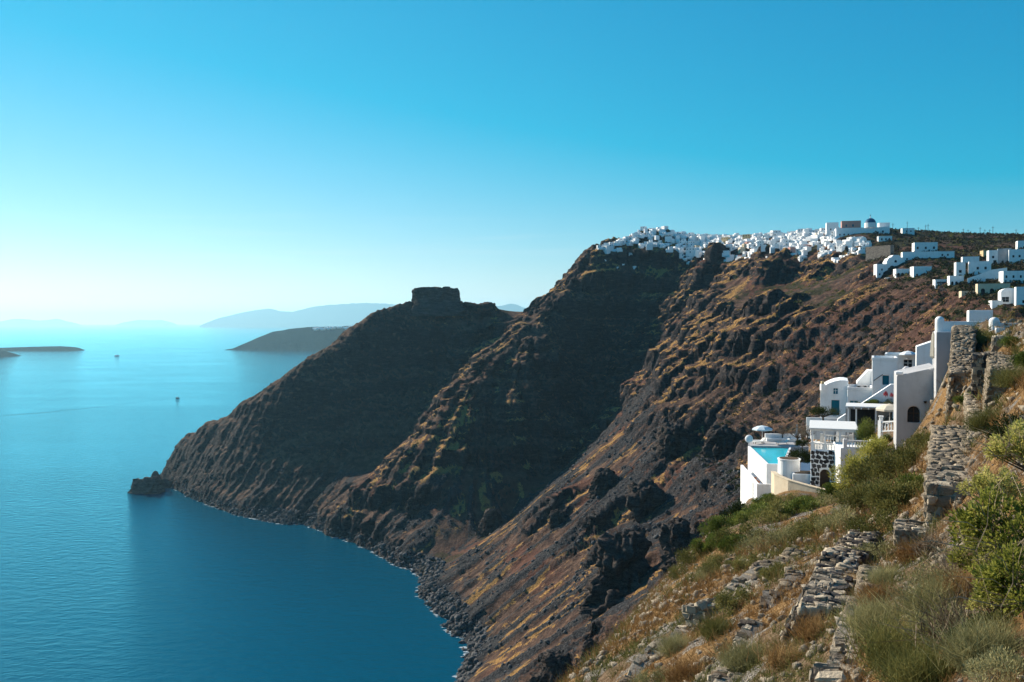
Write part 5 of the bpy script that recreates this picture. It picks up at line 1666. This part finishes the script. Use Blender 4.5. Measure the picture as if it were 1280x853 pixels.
# --- white houses up the slope
fr_ = BLUEPAINT
house('hotel_house', 'white house with rounded roof, blue door and small blue window', 1025, 1061, 533, 475, 132, 8, -20, [(0.40, 1.7, 1.15, 2.3, 'door'), (0.47, 4.9, .62, .85, 'window')], WHITE, roof='none', plinth=3, pane=BLUEPAINT,
      top=[(0, .84), (.12, .87), (.3, .93), (.5, .975), (.7, 1.0), (.85, 1.0), (1, .985)])
q = P(1029, 484, 131); e = empty('chimney', tuple(q)); link('stack', box_mesh('stack', -.3, .3, 0, .6, -.5, .45, .03), WHITE, e); link('cap', box_mesh('cap', -.22, .22, .08, .5, .453, .85, .05), OCHRE, e); tag(e, 'small white chimney with an ochre cap on the rounded house', 'chimney')
house('hotel_house', 'low white flat roofed house between the rounded house and stair wall', 1059, 1092, 530, 488, 129, 7, -20, [(0.1, 2.2, 1.1, 1.2, 'window')], WHITE, roof='parapet', plinth=3, pane=BLUEPAINT)
for i, px_ in enumerate((1070, 1078)):
    q = P(px_, 488, 133); e = empty('air_conditioner', tuple(q), R(-20)); link('case', box_mesh('case', 0, .8, 0, .4, .1, .75, .03), GREYW, e); fg = link('fan_grille', cyl_mesh('fan_grille', .24, .24, .03, 16), DARKGLASS, e)
    fg.rotation_euler = (R(90), 0, 0); fg.location = (.4, -.01, .42); link('foot', box_mesh('foot', .05, .75, .05, .35, -.4, .1), STEEL, e)
    tag(e, 'grey air conditioning unit on the flat roof, %s' % ('left one', 'right one')[i], 'air conditioner')
house('hotel_house', 'white triangular wall rising to the upper white house', 1071, 1092, 492, 463, 134, 4, -20, [], WHITE, roof='none', plinth=3, cat='wall', top=[(0, .48), (.68, 1.0), (1, 1.0)])
e, w_, h_ = house('hotel_house', 'upper white cube house with a blue door and stair rail', 1090, 1122, 490, 451, 127, 8, -22, [(0.42, 1.05, .85, 1.35, 'door')], WHITE, roof='parapet', plinth=3)
sr = link('stair_rail', box_mesh('stair_rail', 0, 1.5, -.08, -.03, 0, .08), DARKWOOD, e); sr.location = (.25, 0, 1.6); sr.rotation_euler = (0, R(-38), 0)
house('hotel_house', 'flat white roofs behind the upper cube house', 1106, 1146, 470, 446, 140, 8, -24, [(0.6, 1.4, 1.2, 1.2, 'window')], WHITE, roof='parapet', plinth=3)
parasol('flat white parasol above the upper cube house', P(1135, 449, 138), 1.3, 1.35, mat_plain('white_canvas', (0.7, 0.74, 0.76), 0.8))
house('hotel_house', 'small white block with sloping top left of the furled parasol', 1145, 1167, 470, 431, 112, 6, -24, [], WHITE, roof='none', plinth=3, top=[(0, .93), (1, 1.12)])
house('hotel_house', 'small grey gabled roof peeping above the grey house', 1120, 1143, 475, 466, 84, 3, -24, [], GREYW, roof='none', plinth=3, top=[(0, .4), (.1, .75), (.5, 1.75), (.7, 1.7), (1, .9)])
# --- the big grey plastered house
e, w_, h_ = house('grey_plastered_house', 'large weathered grey plastered house with one arched window', 1120, 1171, 560, 470, 72, 8, -22, [(0.285, 2.12, .92, 1.33, 'arched_window')], GREYW, roof='none', plinth=3, frame=DARKWOOD, reveal=.3,
                  top=[(0, 1.0), (1, 1.13)])
link('corner_cap', box_mesh('corner_cap', -.08, .5, -.05, .5, h_ + .05, h_ + .35, .1), WHITE, e)
l_ = link('wall_lamp', cyl_mesh('wall_lamp', .07, .14, .16, 10), DARKWOOD, e); l_.location = (w_ * .73, -.16, 3.75)
link('arm', box_mesh('arm', -.02, .02, 0, .16, .14, .18), DARKWOOD, l_)
link('conduit', box_mesh('conduit', w_ * .73 - .02, w_ * .73 + .02, -.03, -.003, 1.9, 3.7), GREYW, e)
link('ledge', box_mesh('ledge', w_ * .64, w_ * .98, -.5, -.003, 1.75, 1.9), WHITE, e)
link('step', box_mesh('step', w_ * .66, w_ * .98, -.45, -.004, -1, 1.747), GREYW, e)
house('buttress', 'tall grey buttress wall at the right of the plastered house', 1169, 1194, 560, 415, 66, 7, -24, [], GREYW, roof='none', plinth=3, cat='wall')
parasol('furled cream parasol standing between white block and grey buttress', P(1166, 462, 70), 3.0, 1.2, CREAMCANVAS, False)
def parapet_wall(label, px0, px1, pyb, pyt, D, rz, depth, end=True):
    o, w, h = at_house(px0, px1, pyb, pyt, D, rz)
    e = empty('parapet_wall', tuple(o), R(rz))
    link('wall', box_mesh('wall', 0, w, 0, depth, -1.2, h, .04), WHITE, e)
    if end:
        c_ = link('rounded_end', cyl_mesh('rounded_end', .32, .32, h + 1.3, 16, -1.2), WHITE, e); c_.location = (.1, .25, 0)
        d_ = link('dome', dome_mesh('dome', .32, .9), WHITE, c_); d_.location = (0, 0, h + .1)
    tag(e, label, 'wall')
parapet_wall('white parapet with a rounded end above the grey buttress', 1173, 1229, 415, 402, 67, -20, 2.5)
parapet_wall('white block rising behind the rounded parapet', 1211, 1241, 410, 388, 78, -24, 3, False)
parapet_wall('white parapet with a rounded end at the right edge', 1241, 1300, 414, 404, 58, -24, 2)
parapet_wall('small white wall piece under the right parapet', 1245, 1257, 420, 410, 56, -24, .8, False)
e = frame_at('terrace_nook', 1008, 530, 124, -15); link('wall', box_mesh('wall', 0, 4.5, 0, .3, -2, .9, .03), WHITE, e); link('arch', facade_mesh('arch', rect_poly(0, 0, 2.4, 1.4), [arch_poly(.4, 0.02, 1.5, 1.15)], .3), WHITE, e).location = (4.6, 0, -.6)
link('step', box_mesh('step', .5, 3.6, -1.4, -.003, -2, .15, .03), WHITE, e)
tag(e, 'small white terrace wall with an arch below the rounded house', 'wall')
# ------------------------------------------------------------------ plants
def mat_leaf(name, lo, mid, hi, trans=0.25, scale=2.2):
    t = NT(name)
    oi = t.n('ShaderNodeObjectInfo').outputs['Random']
    pos = t.coord('World')
    n = t.noise(pos, scale, 3, 0.6); n2 = t.noise(pos, scale * 14, 2, 0.5)
    f = t.math('ADD', t.math('MULTIPLY', n, 0.55), t.math('MULTIPLY', n2, 0.45))
    f = t.math('ADD', f, t.math('MULTIPLY', t.math('SUBTRACT', oi, 0.5), 0.16))
    col = t.ramp(f, [(0.34, lo), (0.5, mid), (0.66, hi)])
    t.color(col)
    t.b.inputs['Roughness'].default_value = 0.65
    tr = t.n('ShaderNodeBsdfTranslucent'); t.l(col, tr.inputs['Color'])
    mx = t.n('ShaderNodeMixShader'); mx.inputs['Fac'].default_value = trans
    t.l(t.b.outputs['BSDF'], mx.inputs[1]); t.l(tr.outputs['BSDF'], mx.inputs[2])
    t.l(mx.outputs['Shader'], t.t.nodes['Material Output'].inputs['Surface'])
    return t.m
L_OLIVE = mat_leaf('olive_shrub_leaf', (0.060, 0.064, 0.018), (0.15, 0.145, 0.044), (0.29, 0.26, 0.09))
L_GREEN = mat_leaf('green_shrub_leaf', (0.042, 0.060, 0.012), (0.115, 0.150, 0.030), (0.24, 0.26, 0.07))
L_GREY = mat_leaf('grey_green_leaf', (0.10, 0.10, 0.045), (0.23, 0.215, 0.095), (0.40, 0.36, 0.18))
L_YELL = mat_leaf('yellow_green_leaf', (0.075, 0.09, 0.012), (0.27, 0.27, 0.05), (0.62, 0.55, 0.20), 0.4, 5.0)
L_DARK = mat_leaf('dark_leaf', (0.010, 0.018, 0.006), (0.028, 0.042, 0.012), (0.065, 0.080, 0.025))
L_HILL = mat_leaf('dusty_hill_leaf', (0.014, 0.013, 0.007), (0.040, 0.034, 0.018), (0.085, 0.068, 0.035), 0.1)
L_DRY = mat_leaf('dry_grass_blade', (0.11, 0.055, 0.020), (0.24, 0.135, 0.050), (0.46, 0.32, 0.15), 0.3)
L_TWIG = mat_leaf('bare_twig', (0.07, 0.05, 0.035), (0.17, 0.13, 0.09), (0.36, 0.29, 0.20), 0.1)
BARK = mat_plain('bark', (0.10, 0.075, 0.055), 0.9, 0, 0.35, 12)

def rand_dirs(n, r, up=0.0):
    d = r.normal(size=(n, 3)); d[:, 2] = np.abs(d[:, 2]) * 1.0 + up
    return d / np.linalg.norm(d, axis=1)[:, None]
def leaf_quads(C, Dn, Ln, Wd, r):
    """diamond leaves at C pointing along Dn, length Ln, width Wd"""
    n = len(C)
    t_ = r.normal(size=(n, 3)); s = np.cross(Dn, t_); s /= np.linalg.norm(s, axis=1)[:, None] + 1e-9
    Ln = Ln[:, None]; Wd = Wd[:, None]
    V = np.stack([C, C + Dn * Ln * .5 + s * Wd * .5, C + Dn * Ln, C + Dn * Ln * .5 - s * Wd * .5], 1).reshape(-1, 3)
    return V, np.arange(4 * n).reshape(n, 4)
def crown_cloud(r, nclump, nleaf, flat=0.8, spread=0.34, up=0.1, inner=0.35):
    """points and outward directions of leaves gathered in clumps over a dome of radius 1"""
    cd = rand_dirs(nclump, r, up)
    cr = inner + (1 - inner) * r.random(nclump) ** 0.5
    cc = cd * cr[:, None] * (1, 1, flat) * 0.80
    size = spread * (0.6 + 0.8 * r.random(nclump))
    k = r.integers(nclump, size=nleaf)
    off = r.normal(size=(nleaf, 3)); off /= np.linalg.norm(off, axis=1)[:, None]
    off *= (r.random(nleaf) ** 0.45 * size[k])[:, None]
    Cn = cc[k] + off
    dirn = off / (np.linalg.norm(off, axis=1)[:, None] + 1e-9) + 0.6 * cd[k] + 0.5 * r.normal(size=(nleaf, 3)) + (0, 0, 0.35)
    dirn /= np.linalg.norm(dirn, axis=1)[:, None]
    keep = Cn[:, 2] > -0.05
    return Cn[keep], dirn[keep], cc
def tube(p0, p1, r0, r1, n=5):
    p0 = np.asarray(p0, float); p1 = np.asarray(p1, float); d = p1 - p0; d = d / (np.linalg.norm(d) + 1e-9)
    a = np.cross(d, (0.3, 0.5, 0.81)); a /= np.linalg.norm(a); b = np.cross(d, a)
    th_ = np.arange(n) * 2 * np.pi / n
    ring = np.cos(th_)[:, None] * a + np.sin(th_)[:, None] * b
    V = np.concatenate([p0 + ring * r0, p1 + ring * r1])
    F = np.array([(i, (i + 1) % n, n + (i + 1) % n, n + i) for i in range(n)])
    return V, F
def shrub_proto(seed, mat, nclump=26, nleaf=3600, leaf=(0.10, 0.03), flat=0.75, spread=0.33, up=0.1):
    r = np.random.default_rng(seed)
    C, Dn, cc = crown_cloud(r, nclump, nleaf, flat, spread, up)
    n = len(C)
    V, F = leaf_quads(C, Dn, leaf[0] * (0.6 + 0.8 * r.random(n)), leaf[1] * (0.7 + 0.6 * r.random(n)), r)
    fo = np_mesh('foliage', V, F); fo.materials.append(mat)
    st = [tube((0.05 * r.normal(), 0.05 * r.normal(), -0.25), c, 0.022, 0.008, 4) for c in cc[:14]]
    sv, sf = join_arrays(st)
    stm = np_mesh('stems', sv, sf); stm.materials.append(BARK)
    return [('foliage', fo), ('stems', stm)]
def wispy_proto(seed, mat, n=1500, ln=0.8, curl=0.35, w=0.010, up=0.9):
    """fine upright blades fanning out from the root"""
    r = np.random.default_rng(seed)
    d = rand_dirs(n, r, up)
    base = r.normal(size=(n, 3)) * (0.28, 0.28, 0.02)
    L_ = ln * (0.45 + 0.75 * r.random(n))
    s = np.cross(d, r.normal(size=(n, 3))); s /= np.linalg.norm(s, axis=1)[:, None] + 1e-9
    bend = r.normal(size=(n, 3)) * curl * (1, 1, .3) + (0, 0, -0.15)
    p1 = base + d * (L_ * .5)[:, None]; p2 = base + d * L_[:, None] + bend * L_[:, None] * .6
    V = np.stack([base - s * w, base + s * w, p1 + s * w * .8, p1 - s * w * .8, p2], 1).reshape(-1, 3)
    i0 = np.arange(n)[:, None] * 5
    F = np.concatenate([i0 + (0, 1, 2), i0 + (0, 2, 3), i0 + (3, 2, 4)])
    me = np_mesh('foliage', V, F); me.materials.append(mat)
    return [('foliage', me)]
def tree_proto(seed, mat, h=1.0, nclump=30, nleaf=4200, flat=0.55, leaf=(0.09, 0.03), trunk=0.45):
    r = np.random.default_rng(seed)
    C, Dn, cc = crown_cloud(r, nclump, nleaf, flat, 0.30, 0.0, 0.4)
    n = len(C)
    V, F = leaf_quads(C + (0, 0, trunk), Dn, leaf[0] * (0.6 + 0.8 * r.random(n)), leaf[1] * (0.7 + 0.6 * r.random(n)), r)
    cr = np_mesh('crown', V, F); cr.materials.append(mat)
    bits = []
    p = np.array((0, 0, -0.3)); q = np.array((0.06, 0.03, trunk * 0.6))
    bits.append(tube(p, q, 0.075, 0.05, 8))
    for c in cc[:12]: bits.append(tube(q, (c + (0, 0, trunk)) * (0.9, 0.9, 1), 0.035, 0.010, 5))
    tv, tf = join_arrays(bits)
    tk = np_mesh('trunk', tv, tf); tk.materials.append(BARK)
    return [('trunk', tk), ('crown', cr)]
def put(pr, name, loc, scale, label, cat, group=None, rz=None):
    e = empty(name, tuple(float(c) for c in loc), random.uniform(0, 6.28) if rz is None else rz)
    e.scale = scale if isinstance(scale, tuple) else (scale, scale, scale)
    for nm, me in pr: link(nm, me, None, e)
    tag(e, label, cat, group)
    return e
S_ROUND = [shrub_proto(1, L_OLIVE, 20, 6000, (0.065, 0.034), 0.85, 0.30), shrub_proto(2, L_GREEN, 20, 6000, (0.065, 0.036), 0.85, 0.30), shrub_proto(3, L_GREY, 20, 5600, (0.08, 0.024), 0.75, 0.30), shrub_proto(4, L_DARK, 24, 3600, (0.10, 0.035), 0.8, 0.32)]
S_WISP = [wispy_proto(5, L_GREY, 2600, 0.95, .3, .006), wispy_proto(6, L_OLIVE, 2600, 0.95, .3, .006), wispy_proto(7, L_DRY, 1300, .85, .45, .007), wispy_proto(8, L_TWIG, 420, 1.1, .5, .009, .5)]
S_TAM = shrub_proto(9, L_GREEN, 40, 7000, (0.13, 0.016), 1.0, 0.30, 0.5)
S_BIG = shrub_proto(10, L_OLIVE, 36, 9500, (0.075, 0.022), 0.8, 0.26)
S_BIGG = shrub_proto(14, L_YELL, 30, 5200, (0.12, 0.020), 0.95, 0.26, 0.4)
S_LEAF = shrub_proto(11, L_YELL, 90, 4300, (0.075, 0.040), 1.0, 0.125, -0.1)
T_PINE = tree_proto(12, L_DARK, 1, 26, 3600, .42, (.12, .02), .5)
T_OLIVE = tree_proto(13, L_DARK, 1, 30, 4200, .75, (.10, .035), .3)
T_BROWN = tree_proto(15, L_TWIG, 1, 22, 1800, .8, (.12, .012), .3)

def on_near(px, py, lift=0.0, d0=5.0):
    D = hit_near(px, py, d0)
    if D is None: D = 40.0
    p = P(px, py, D); p[2] = near_ground(p[0], p[1]) + lift
    return p
def px2m(px, p): return px * p[1] / FPX

# (photo column, photo row of its foot, radius in photo pixels, proto, name, label)
bank = 'shrub on the green bank below the pool'
SH = [
 (872, 703, 22, S_ROUND[0], 'olive green %s, lowest on the cliff side' % bank), (893, 690, 26, S_ROUND[1], 'dark green %s, second from the cliff' % bank), (905, 668, 24, S_ROUND[1], 'bright green shrub at the left end of the bank under the pool wall'),
 (922, 650, 22, S_ROUND[3], 'dark green shrub against the foot of the pool wall'), (930, 682, 30, S_ROUND[0], 'wide olive shrub in the middle of the green bank'), (948, 655, 28, S_ROUND[1], 'rounded green shrub just right of the pool wall foot'),
 (962, 685, 26, S_ROUND[2], 'grey green shrub low in the middle of the bank'), (975, 655, 28, S_ROUND[0], 'rounded olive shrub under the curved garden wall'), (992, 676, 24, S_ROUND[2], 'grey shrub on the bank left of the wall top'),
 (1003, 648, 28, S_ROUND[1], 'rounded green shrub under the middle of the garden wall'), (1022, 668, 26, S_ROUND[0], 'olive shrub right of the rounded shrubs'), (1030, 640, 24, S_ROUND[2], 'grey shrub under the right end of the garden wall'),
 (900, 712, 20, S_ROUND[0], 'low olive shrub above the broad rubble wall'), (885, 722, 16, S_ROUND[2], 'small grey shrub at the left of the broad rubble wall'), (940, 712, 20, S_ROUND[0], 'olive shrub beside the dark notch in the rubble wall'),
 (1052, 660, 30, S_ROUND[2], 'grey green shrub left of the ruined block top'), (1048, 622, 20, S_ROUND[1], 'small green shrub at the corner of the plain white block'),
 (1085, 640, 40, S_BIG, 'wide dark olive shrub below the plain white block'), (1075, 605, 34, S_BIGG, 'tall yellow green bush leaning on the plain white block'), (1110, 605, 40, S_BIG, 'large olive bush in front of the grey plastered house'),
 (1095, 572, 24, S_BIGG, 'bright green bush under the short balustrade'), (1140, 590, 36, S_BIG, 'large green bush under the arched window'), (1125, 640, 42, S_BIG, 'dense olive thicket left of the stone pier'), (1150, 620, 30, S_ROUND[1], 'green bush touching the stone pier'),
 (1160, 560, 22, S_BIG, 'olive bush between the grey house and the stone pier'), (1100, 672, 34, S_ROUND[0], 'olive shrub above the small grey ruin'), (1135, 668, 20, S_ROUND[3], 'dark shrub behind the small grey ruin'),
 (1090, 705, 30, S_ROUND[2], 'grey shrub right of the ruined block'), (1110, 730, 26, S_WISP[0], 'wispy grey shrub in the middle of the foreground'),
 (1238, 428, 13, S_ROUND[0], 'olive shrub under the rounded white parapet'), (1222, 424, 13, S_ROUND[0], 'yellowish shrub beside the rubble wall top'), (1264, 434, 14, S_ROUND[1], 'dark green shrub under the right parapet'), (1286, 456, 20, S_ROUND[1], 'dark green shrub at the right edge below the parapet'),
 (1270, 480, 26, S_WISP[1], 'wispy olive shrub right of the sunlit rubble wall'), (1205, 470, 14, S_ROUND[0], 'narrow olive shrub between rubble wall and stair end'), (1240, 535, 30, S_WISP[1], 'wispy dark shrub on the terrace above the pier'), (1270, 545, 28, S_ROUND[3], 'dark shrub behind the leafy shrub'),
 (1208, 505, 14, S_ROUND[1], 'small green shrub at the foot of the stair end'),
 (1010, 590, 14, S_ROUND[1], 'small green plant in the planter box'), (1000, 596, 14, S_ROUND[1], 'dark green plant beside the round planter'), (1043, 600, 12, S_BIGG, 'bright green plant by the arched door'),
 (985, 634, 18, S_ROUND[0], 'low olive shrub touching the garden wall on its left'), (1012, 636, 18, S_ROUND[1], 'low green shrub touching the garden wall in its middle'), (958, 632, 16, S_ROUND[1], 'small green shrub at the left corner of the garden wall'), (915, 690, 24, S_ROUND[1], 'bright green shrub between the olive ones on the bank'), (855, 722, 16, S_ROUND[0], 'olive shrub hanging over the cliff edge'),
 (848, 815, 26, S_WISP[0], 'grey wispy shrub on the lower left terrace'), (900, 795, 28, S_WISP[1], 'olive wispy shrub left of the low rubble wall'), (935, 835, 36, S_WISP[0], 'wide grey wispy shrub right of the low rubble wall'), (870, 775, 18, S_ROUND[2], 'grey shrub on the broad rubble wall'),
 (925, 760, 26, S_ROUND[0], 'olive shrub between the two left walls'), (970, 720, 18, S_ROUND[0], 'small olive shrub at the head of the low rubble wall'), (810, 830, 18, S_ROUND[2], 'grey shrub at the bottom of the broad wall'),
 (1128, 822, 40, S_ROUND[2], 'rounded grey green shrub at the foot of the olive wispy one'), (1186, 792, 40, S_ROUND[2], 'rounded grey shrub under the sprawling twigs'), (1240, 800, 38, S_ROUND[0], 'rounded olive shrub in the lower right foreground'), (1092, 782, 28, S_ROUND[0], 'rounded olive shrub right of the pale narrow wall'), (1262, 855, 42, S_ROUND[2], 'rounded grey shrub cut by the bottom right corner'), (1180, 735, 30, S_ROUND[2], 'small rounded grey shrub below the stone pier'),
 (1135, 830, 62, S_WISP[1], 'big olive wispy shrub at the bottom of the foreground'), (1105, 790, 46, S_WISP[0], 'grey green wispy shrub above the big olive one'), (1180, 770, 56, S_WISP[0], 'pale grey wispy shrub below the leafy shrub'), (1240, 830, 60, S_WISP[0], 'grey wispy shrub in the bottom right corner'),
 (1165, 860, 60, S_WISP[1], 'olive wispy shrub cut by the bottom edge'), (1215, 745, 44, S_WISP[2], 'brown dry tussock under the leafy shrub'), (1150, 700, 34, S_WISP[2], 'brown dry tussock right of the small ruin'), (1100, 755, 34, S_WISP[2], 'brown dry tussock in the middle foreground'),
 (1020, 795, 34, S_WISP[2], 'brown dry tussock between the pale wall and the block'), (985, 830, 36, S_WISP[2], 'brown dry tussock at the bottom left of the pale wall'), (1195, 720, 34, S_WISP[3], 'bare twiggy bush below the leafy shrub'), (1205, 800, 60, S_WISP[3], 'sprawling bare twigs in the lower right foreground'),
 (1170, 690, 30, S_WISP[3], 'bare twigs beside the stone pier'), (1075, 735, 26, S_WISP[2], 'brown dry tussock right of the narrow wall'), (860, 850, 34, S_WISP[2], 'reddish dry tussock at the bottom left of the terraces'), (820, 858, 24, S_ROUND[2], 'grey shrub cut by the bottom edge on the left'),
]
for i, (px_, py_, rp, pr, lab) in enumerate(SH):
    p = on_near(px_, py_)
    s_ = px2m(rp, p) * (1.2 if pr in S_WISP else 1.35)
    z = s_ * (1.0 if pr in S_WISP else 1.0)
    put(pr, 'shrub', (p[0], p[1], p[2] - 0.12 * s_), (s_, s_, z), lab, 'shrub', 'shrubs on the near hillside')
# the leafy shrub at the right edge
TWIGS = wispy_proto(31, L_TWIG, 120, 1.25, .35, .008, .3)[0][1]
for (px_, py_, D, s_, lab) in [(1268, 645, 7.4, .60, 'large sunlit leafy shrub at the right edge'), (1226, 690, 8.2, .34, 'lower left branch mass of the leafy shrub'), (1296, 715, 6.4, .50, 'leafy shrub mass cut by the right edge'),
                               (1240, 600, 9.0, .36, 'loose upper left branches of the leafy shrub beside the pier'), (1288, 548, 9.5, .50, 'upper leafy shrub at the right edge'), (1245, 740, 7.2, .30, 'low leafy sprigs under the leafy shrub')]:
    p = P(px_, py_, D); g_ = near_ground(p[0], p[1])
    put(S_LEAF + [('twigs', TWIGS)], 'leafy_shrub', (p[0], p[1], p[2] - s_ * 0.45), (s_, s_, s_ * 1.05), lab, 'shrub')
# trees by the hotel
for (px_, py_, D, rp, hs, pr, lab) in [(1030, 527, 121, 20, .9, T_PINE, 'flat crowned dark pine in front of the rounded house'), (999, 582, 107, 17, 1.2, T_OLIVE, 'dark leafy tree right of the pool'), (996, 552, 122, 16, 1.3, T_BROWN, 'bare brownish tree behind the pool'),
                                      (1010, 548, 118, 13, 1.2, T_BROWN, 'bare brownish tree left of the pergola'), (1084, 557, 95, 17, 1.9, S_TAM, 'feathery green tamarisk tree right of the pergola'), (1108, 556, 86, 9, 1.6, S_TAM, 'slim feathery green tree by the white pier'), (1003, 560, 112, 10, 1.1, T_OLIVE, 'small dark tree between pool and pergola'), (978, 545, 126, 12, .9, T_BROWN, 'low brown bush at the back of the pool deck')]:
    p = P(px_, py_, D); s_ = rp * D / FPX
    put(pr, 'tree', (p[0], p[1], p[2]), (s_, s_, s_ * hs), lab, 'tree')
for (px_, py_, D, rp, pr, lab) in [(1035, 609, 96, 8, S_BIGG, 'yellow flowering plant beside the arched door'), (1090, 507, 110, 12, S_ROUND[1], 'low green planting along the foot of the stair wall'), (1108, 507, 110, 12, S_ROUND[0], 'olive planting at the right end of the stair wall'), (1075, 508, 110, 8, S_ROUND[0], 'small olive planting at the left of the stair wall'), (1155, 463, 100, 8, S_ROUND[3], 'dark potted shrub beside the furled parasol')]:
    p = P(px_, py_, D); s_ = rp * D / FPX
    put(pr, 'garden_plant', (p[0], p[1], p[2]), (s_, s_, s_ * .8), lab, 'plant')
FLOWER = mat_leaf('red_flower', (0.25, 0.02, 0.03), (0.42, 0.04, 0.06), (0.5, 0.1, 0.1))
S_FLOW = shrub_proto(21, FLOWER, 10, 420, (0.2, 0.14), 1.2, .4)
for i, (px_, py_, D, rp) in enumerate([(1107, 495, 108, 3.2), (1115, 496, 108, 2.6)]):
    p = P(px_, py_, D); s_ = rp * D / FPX
    put(S_FLOW, 'flowering_vine', tuple(p), (s_, s_, s_ * 1.8), 'red flowering vine on the stair wall, %s one' % ('larger', 'smaller')[i], 'plant')

# --- dry grass and stones strewn over the near hillside
def near_points(n, dmin, dmax, seed, power=1.0):
    r = np.random.default_rng(seed)
    D = dmin * (dmax / dmin) ** (r.random(n) ** power); a = np.radians(-6 + 46 * r.random(n))
    x = D * np.tan(a); keep = np.abs(x) < D
    x, D = x[keep], D[keep]
    return np.stack([x, D, near_z(x, D)], 1)
def grass_mesh(pts, nb, ln, w, seed):
    r = np.random.default_rng(seed)
    n = len(pts) * nb
    base = np.repeat(pts, nb, 0) + r.normal(size=(n, 3)) * (0.05, 0.05, 0.01)
    sc = np.repeat(np.clip(pts[:, 1] / 14, 0.5, 2.6), nb)
    d = rand_dirs(n, r, 0.8); L_ = ln * (0.5 + r.random(n)) * sc
    s = np.cross(d, r.normal(size=(n, 3))); s /= np.linalg.norm(s, axis=1)[:, None] + 1e-9
    V = np.stack([base - s * (w * sc)[:, None], base + s * (w * sc)[:, None], base + d * L_[:, None] + r.normal(size=(n, 3)) * (L_ * .25)[:, None]], 1).reshape(-1, 3)
    return np_mesh('grass', V, np.arange(3 * n).reshape(n, 3))
pts_ = near_points(17000, 4.5, 85, 5)
dn = fbm(pts_[:, 0] / 3.5 + 9, pts_[:, 1] / 3.5, pts_[:, 2] / 3.5, 3)
o = link('dry_grass', grass_mesh(pts_[dn > -0.05], 11, 0.16, 0.005, 6), L_DRY); tag(o, 'dry brown grass over the near hillside', None, None, 'stuff')
o = link('low_scrub', grass_mesh(pts_[dn < -0.08], 12, 0.17, 0.006, 7), L_OLIVE); tag(o, 'low olive scrub over the near hillside', None, None, 'stuff')
pts_ = near_points(9000, 5, 75, 8)
sz = np.clip(pts_[:, 1] / 16, .4, 2.5) * 0.045 * (0.5 + 2.2 * rng.random(len(pts_)) ** 3)
o = scatter_mesh('loose_stones', pts_ + (0, 0, .02), sz, _ico, STONE_PALE, .7); tag(o, 'loose pale stones strewn over the near hillside', None, None, 'stuff')
# --- brush on the far slopes: many small rounded leafy clumps, one mass
_cl = []
for sd in range(4):
    r = np.random.default_rng(40 + sd)
    C, Dn, _ = crown_cloud(r, 7, 46, .75, .45, .1)
    n = len(C); _cl.append(leaf_quads(C, Dn, .55 * (0.6 + .8 * r.random(n)), .34 * (.7 + .6 * r.random(n)), r))
def brush(name, label, pts, sizes, mat):
    Vs, Fs, n = [], [], 0
    for p, s in zip(pts, sizes):
        V, F = _cl[rng.integers(4)]; a = rng.random() * 6.28; c_, s__ = math.cos(a), math.sin(a)
        Rm = np.array(((c_, -s__, 0), (s__, c_, 0), (0, 0, 1)))
        Vs.append((V * s) @ Rm.T + p); Fs.append(F + n); n += len(V)
    o = link(name, np_mesh(name, np.concatenate(Vs), np.concatenate(Fs)), mat); tag(o, label, None, None, 'stuff')
gm_ = m_green.ravel(); ysel = (flatY > 380) & (flatY < 980) & (flatX > 40) & (N[..., 2].ravel() > 0.55)
hill = np.where((flat_top.ravel() > 0.5) & (flatY > 420) & (flatY < 980) & (flatX > 190) & ((flatX / flatY) > (1082 - 640) / FPX))[0]
hill = rng.choice(hill, 1500)
brush('hill_brush', 'dark green brush covering the hill behind the villas', np.stack([flatX[hill], flatY[hill], flatZ[hill]], 1), 1.0 + 1.6 * rng.random(len(hill)), L_HILL)
cand = np.where(ysel & (gm_ > 0.35))[0]; cand = rng.choice(cand, 900)
brush('slope_brush', 'olive brush dotted over the upper caldera slope', np.stack([flatX[cand], flatY[cand], flatZ[cand]], 1), 0.6 + 1.1 * rng.random(len(cand)), L_OLIVE)
cand = np.where(ysel & (flatY < 640) & (flatX > 90) & (flatZ > 120))[0]; cand = rng.choice(cand, 2400)
brush('slope_scrub', 'dark scrub dotted over the slope behind the hotel', np.stack([flatX[cand], flatY[cand], flatZ[cand]], 1), 0.5 + 1.5 * rng.random(len(cand)) ** 2, L_DARK)
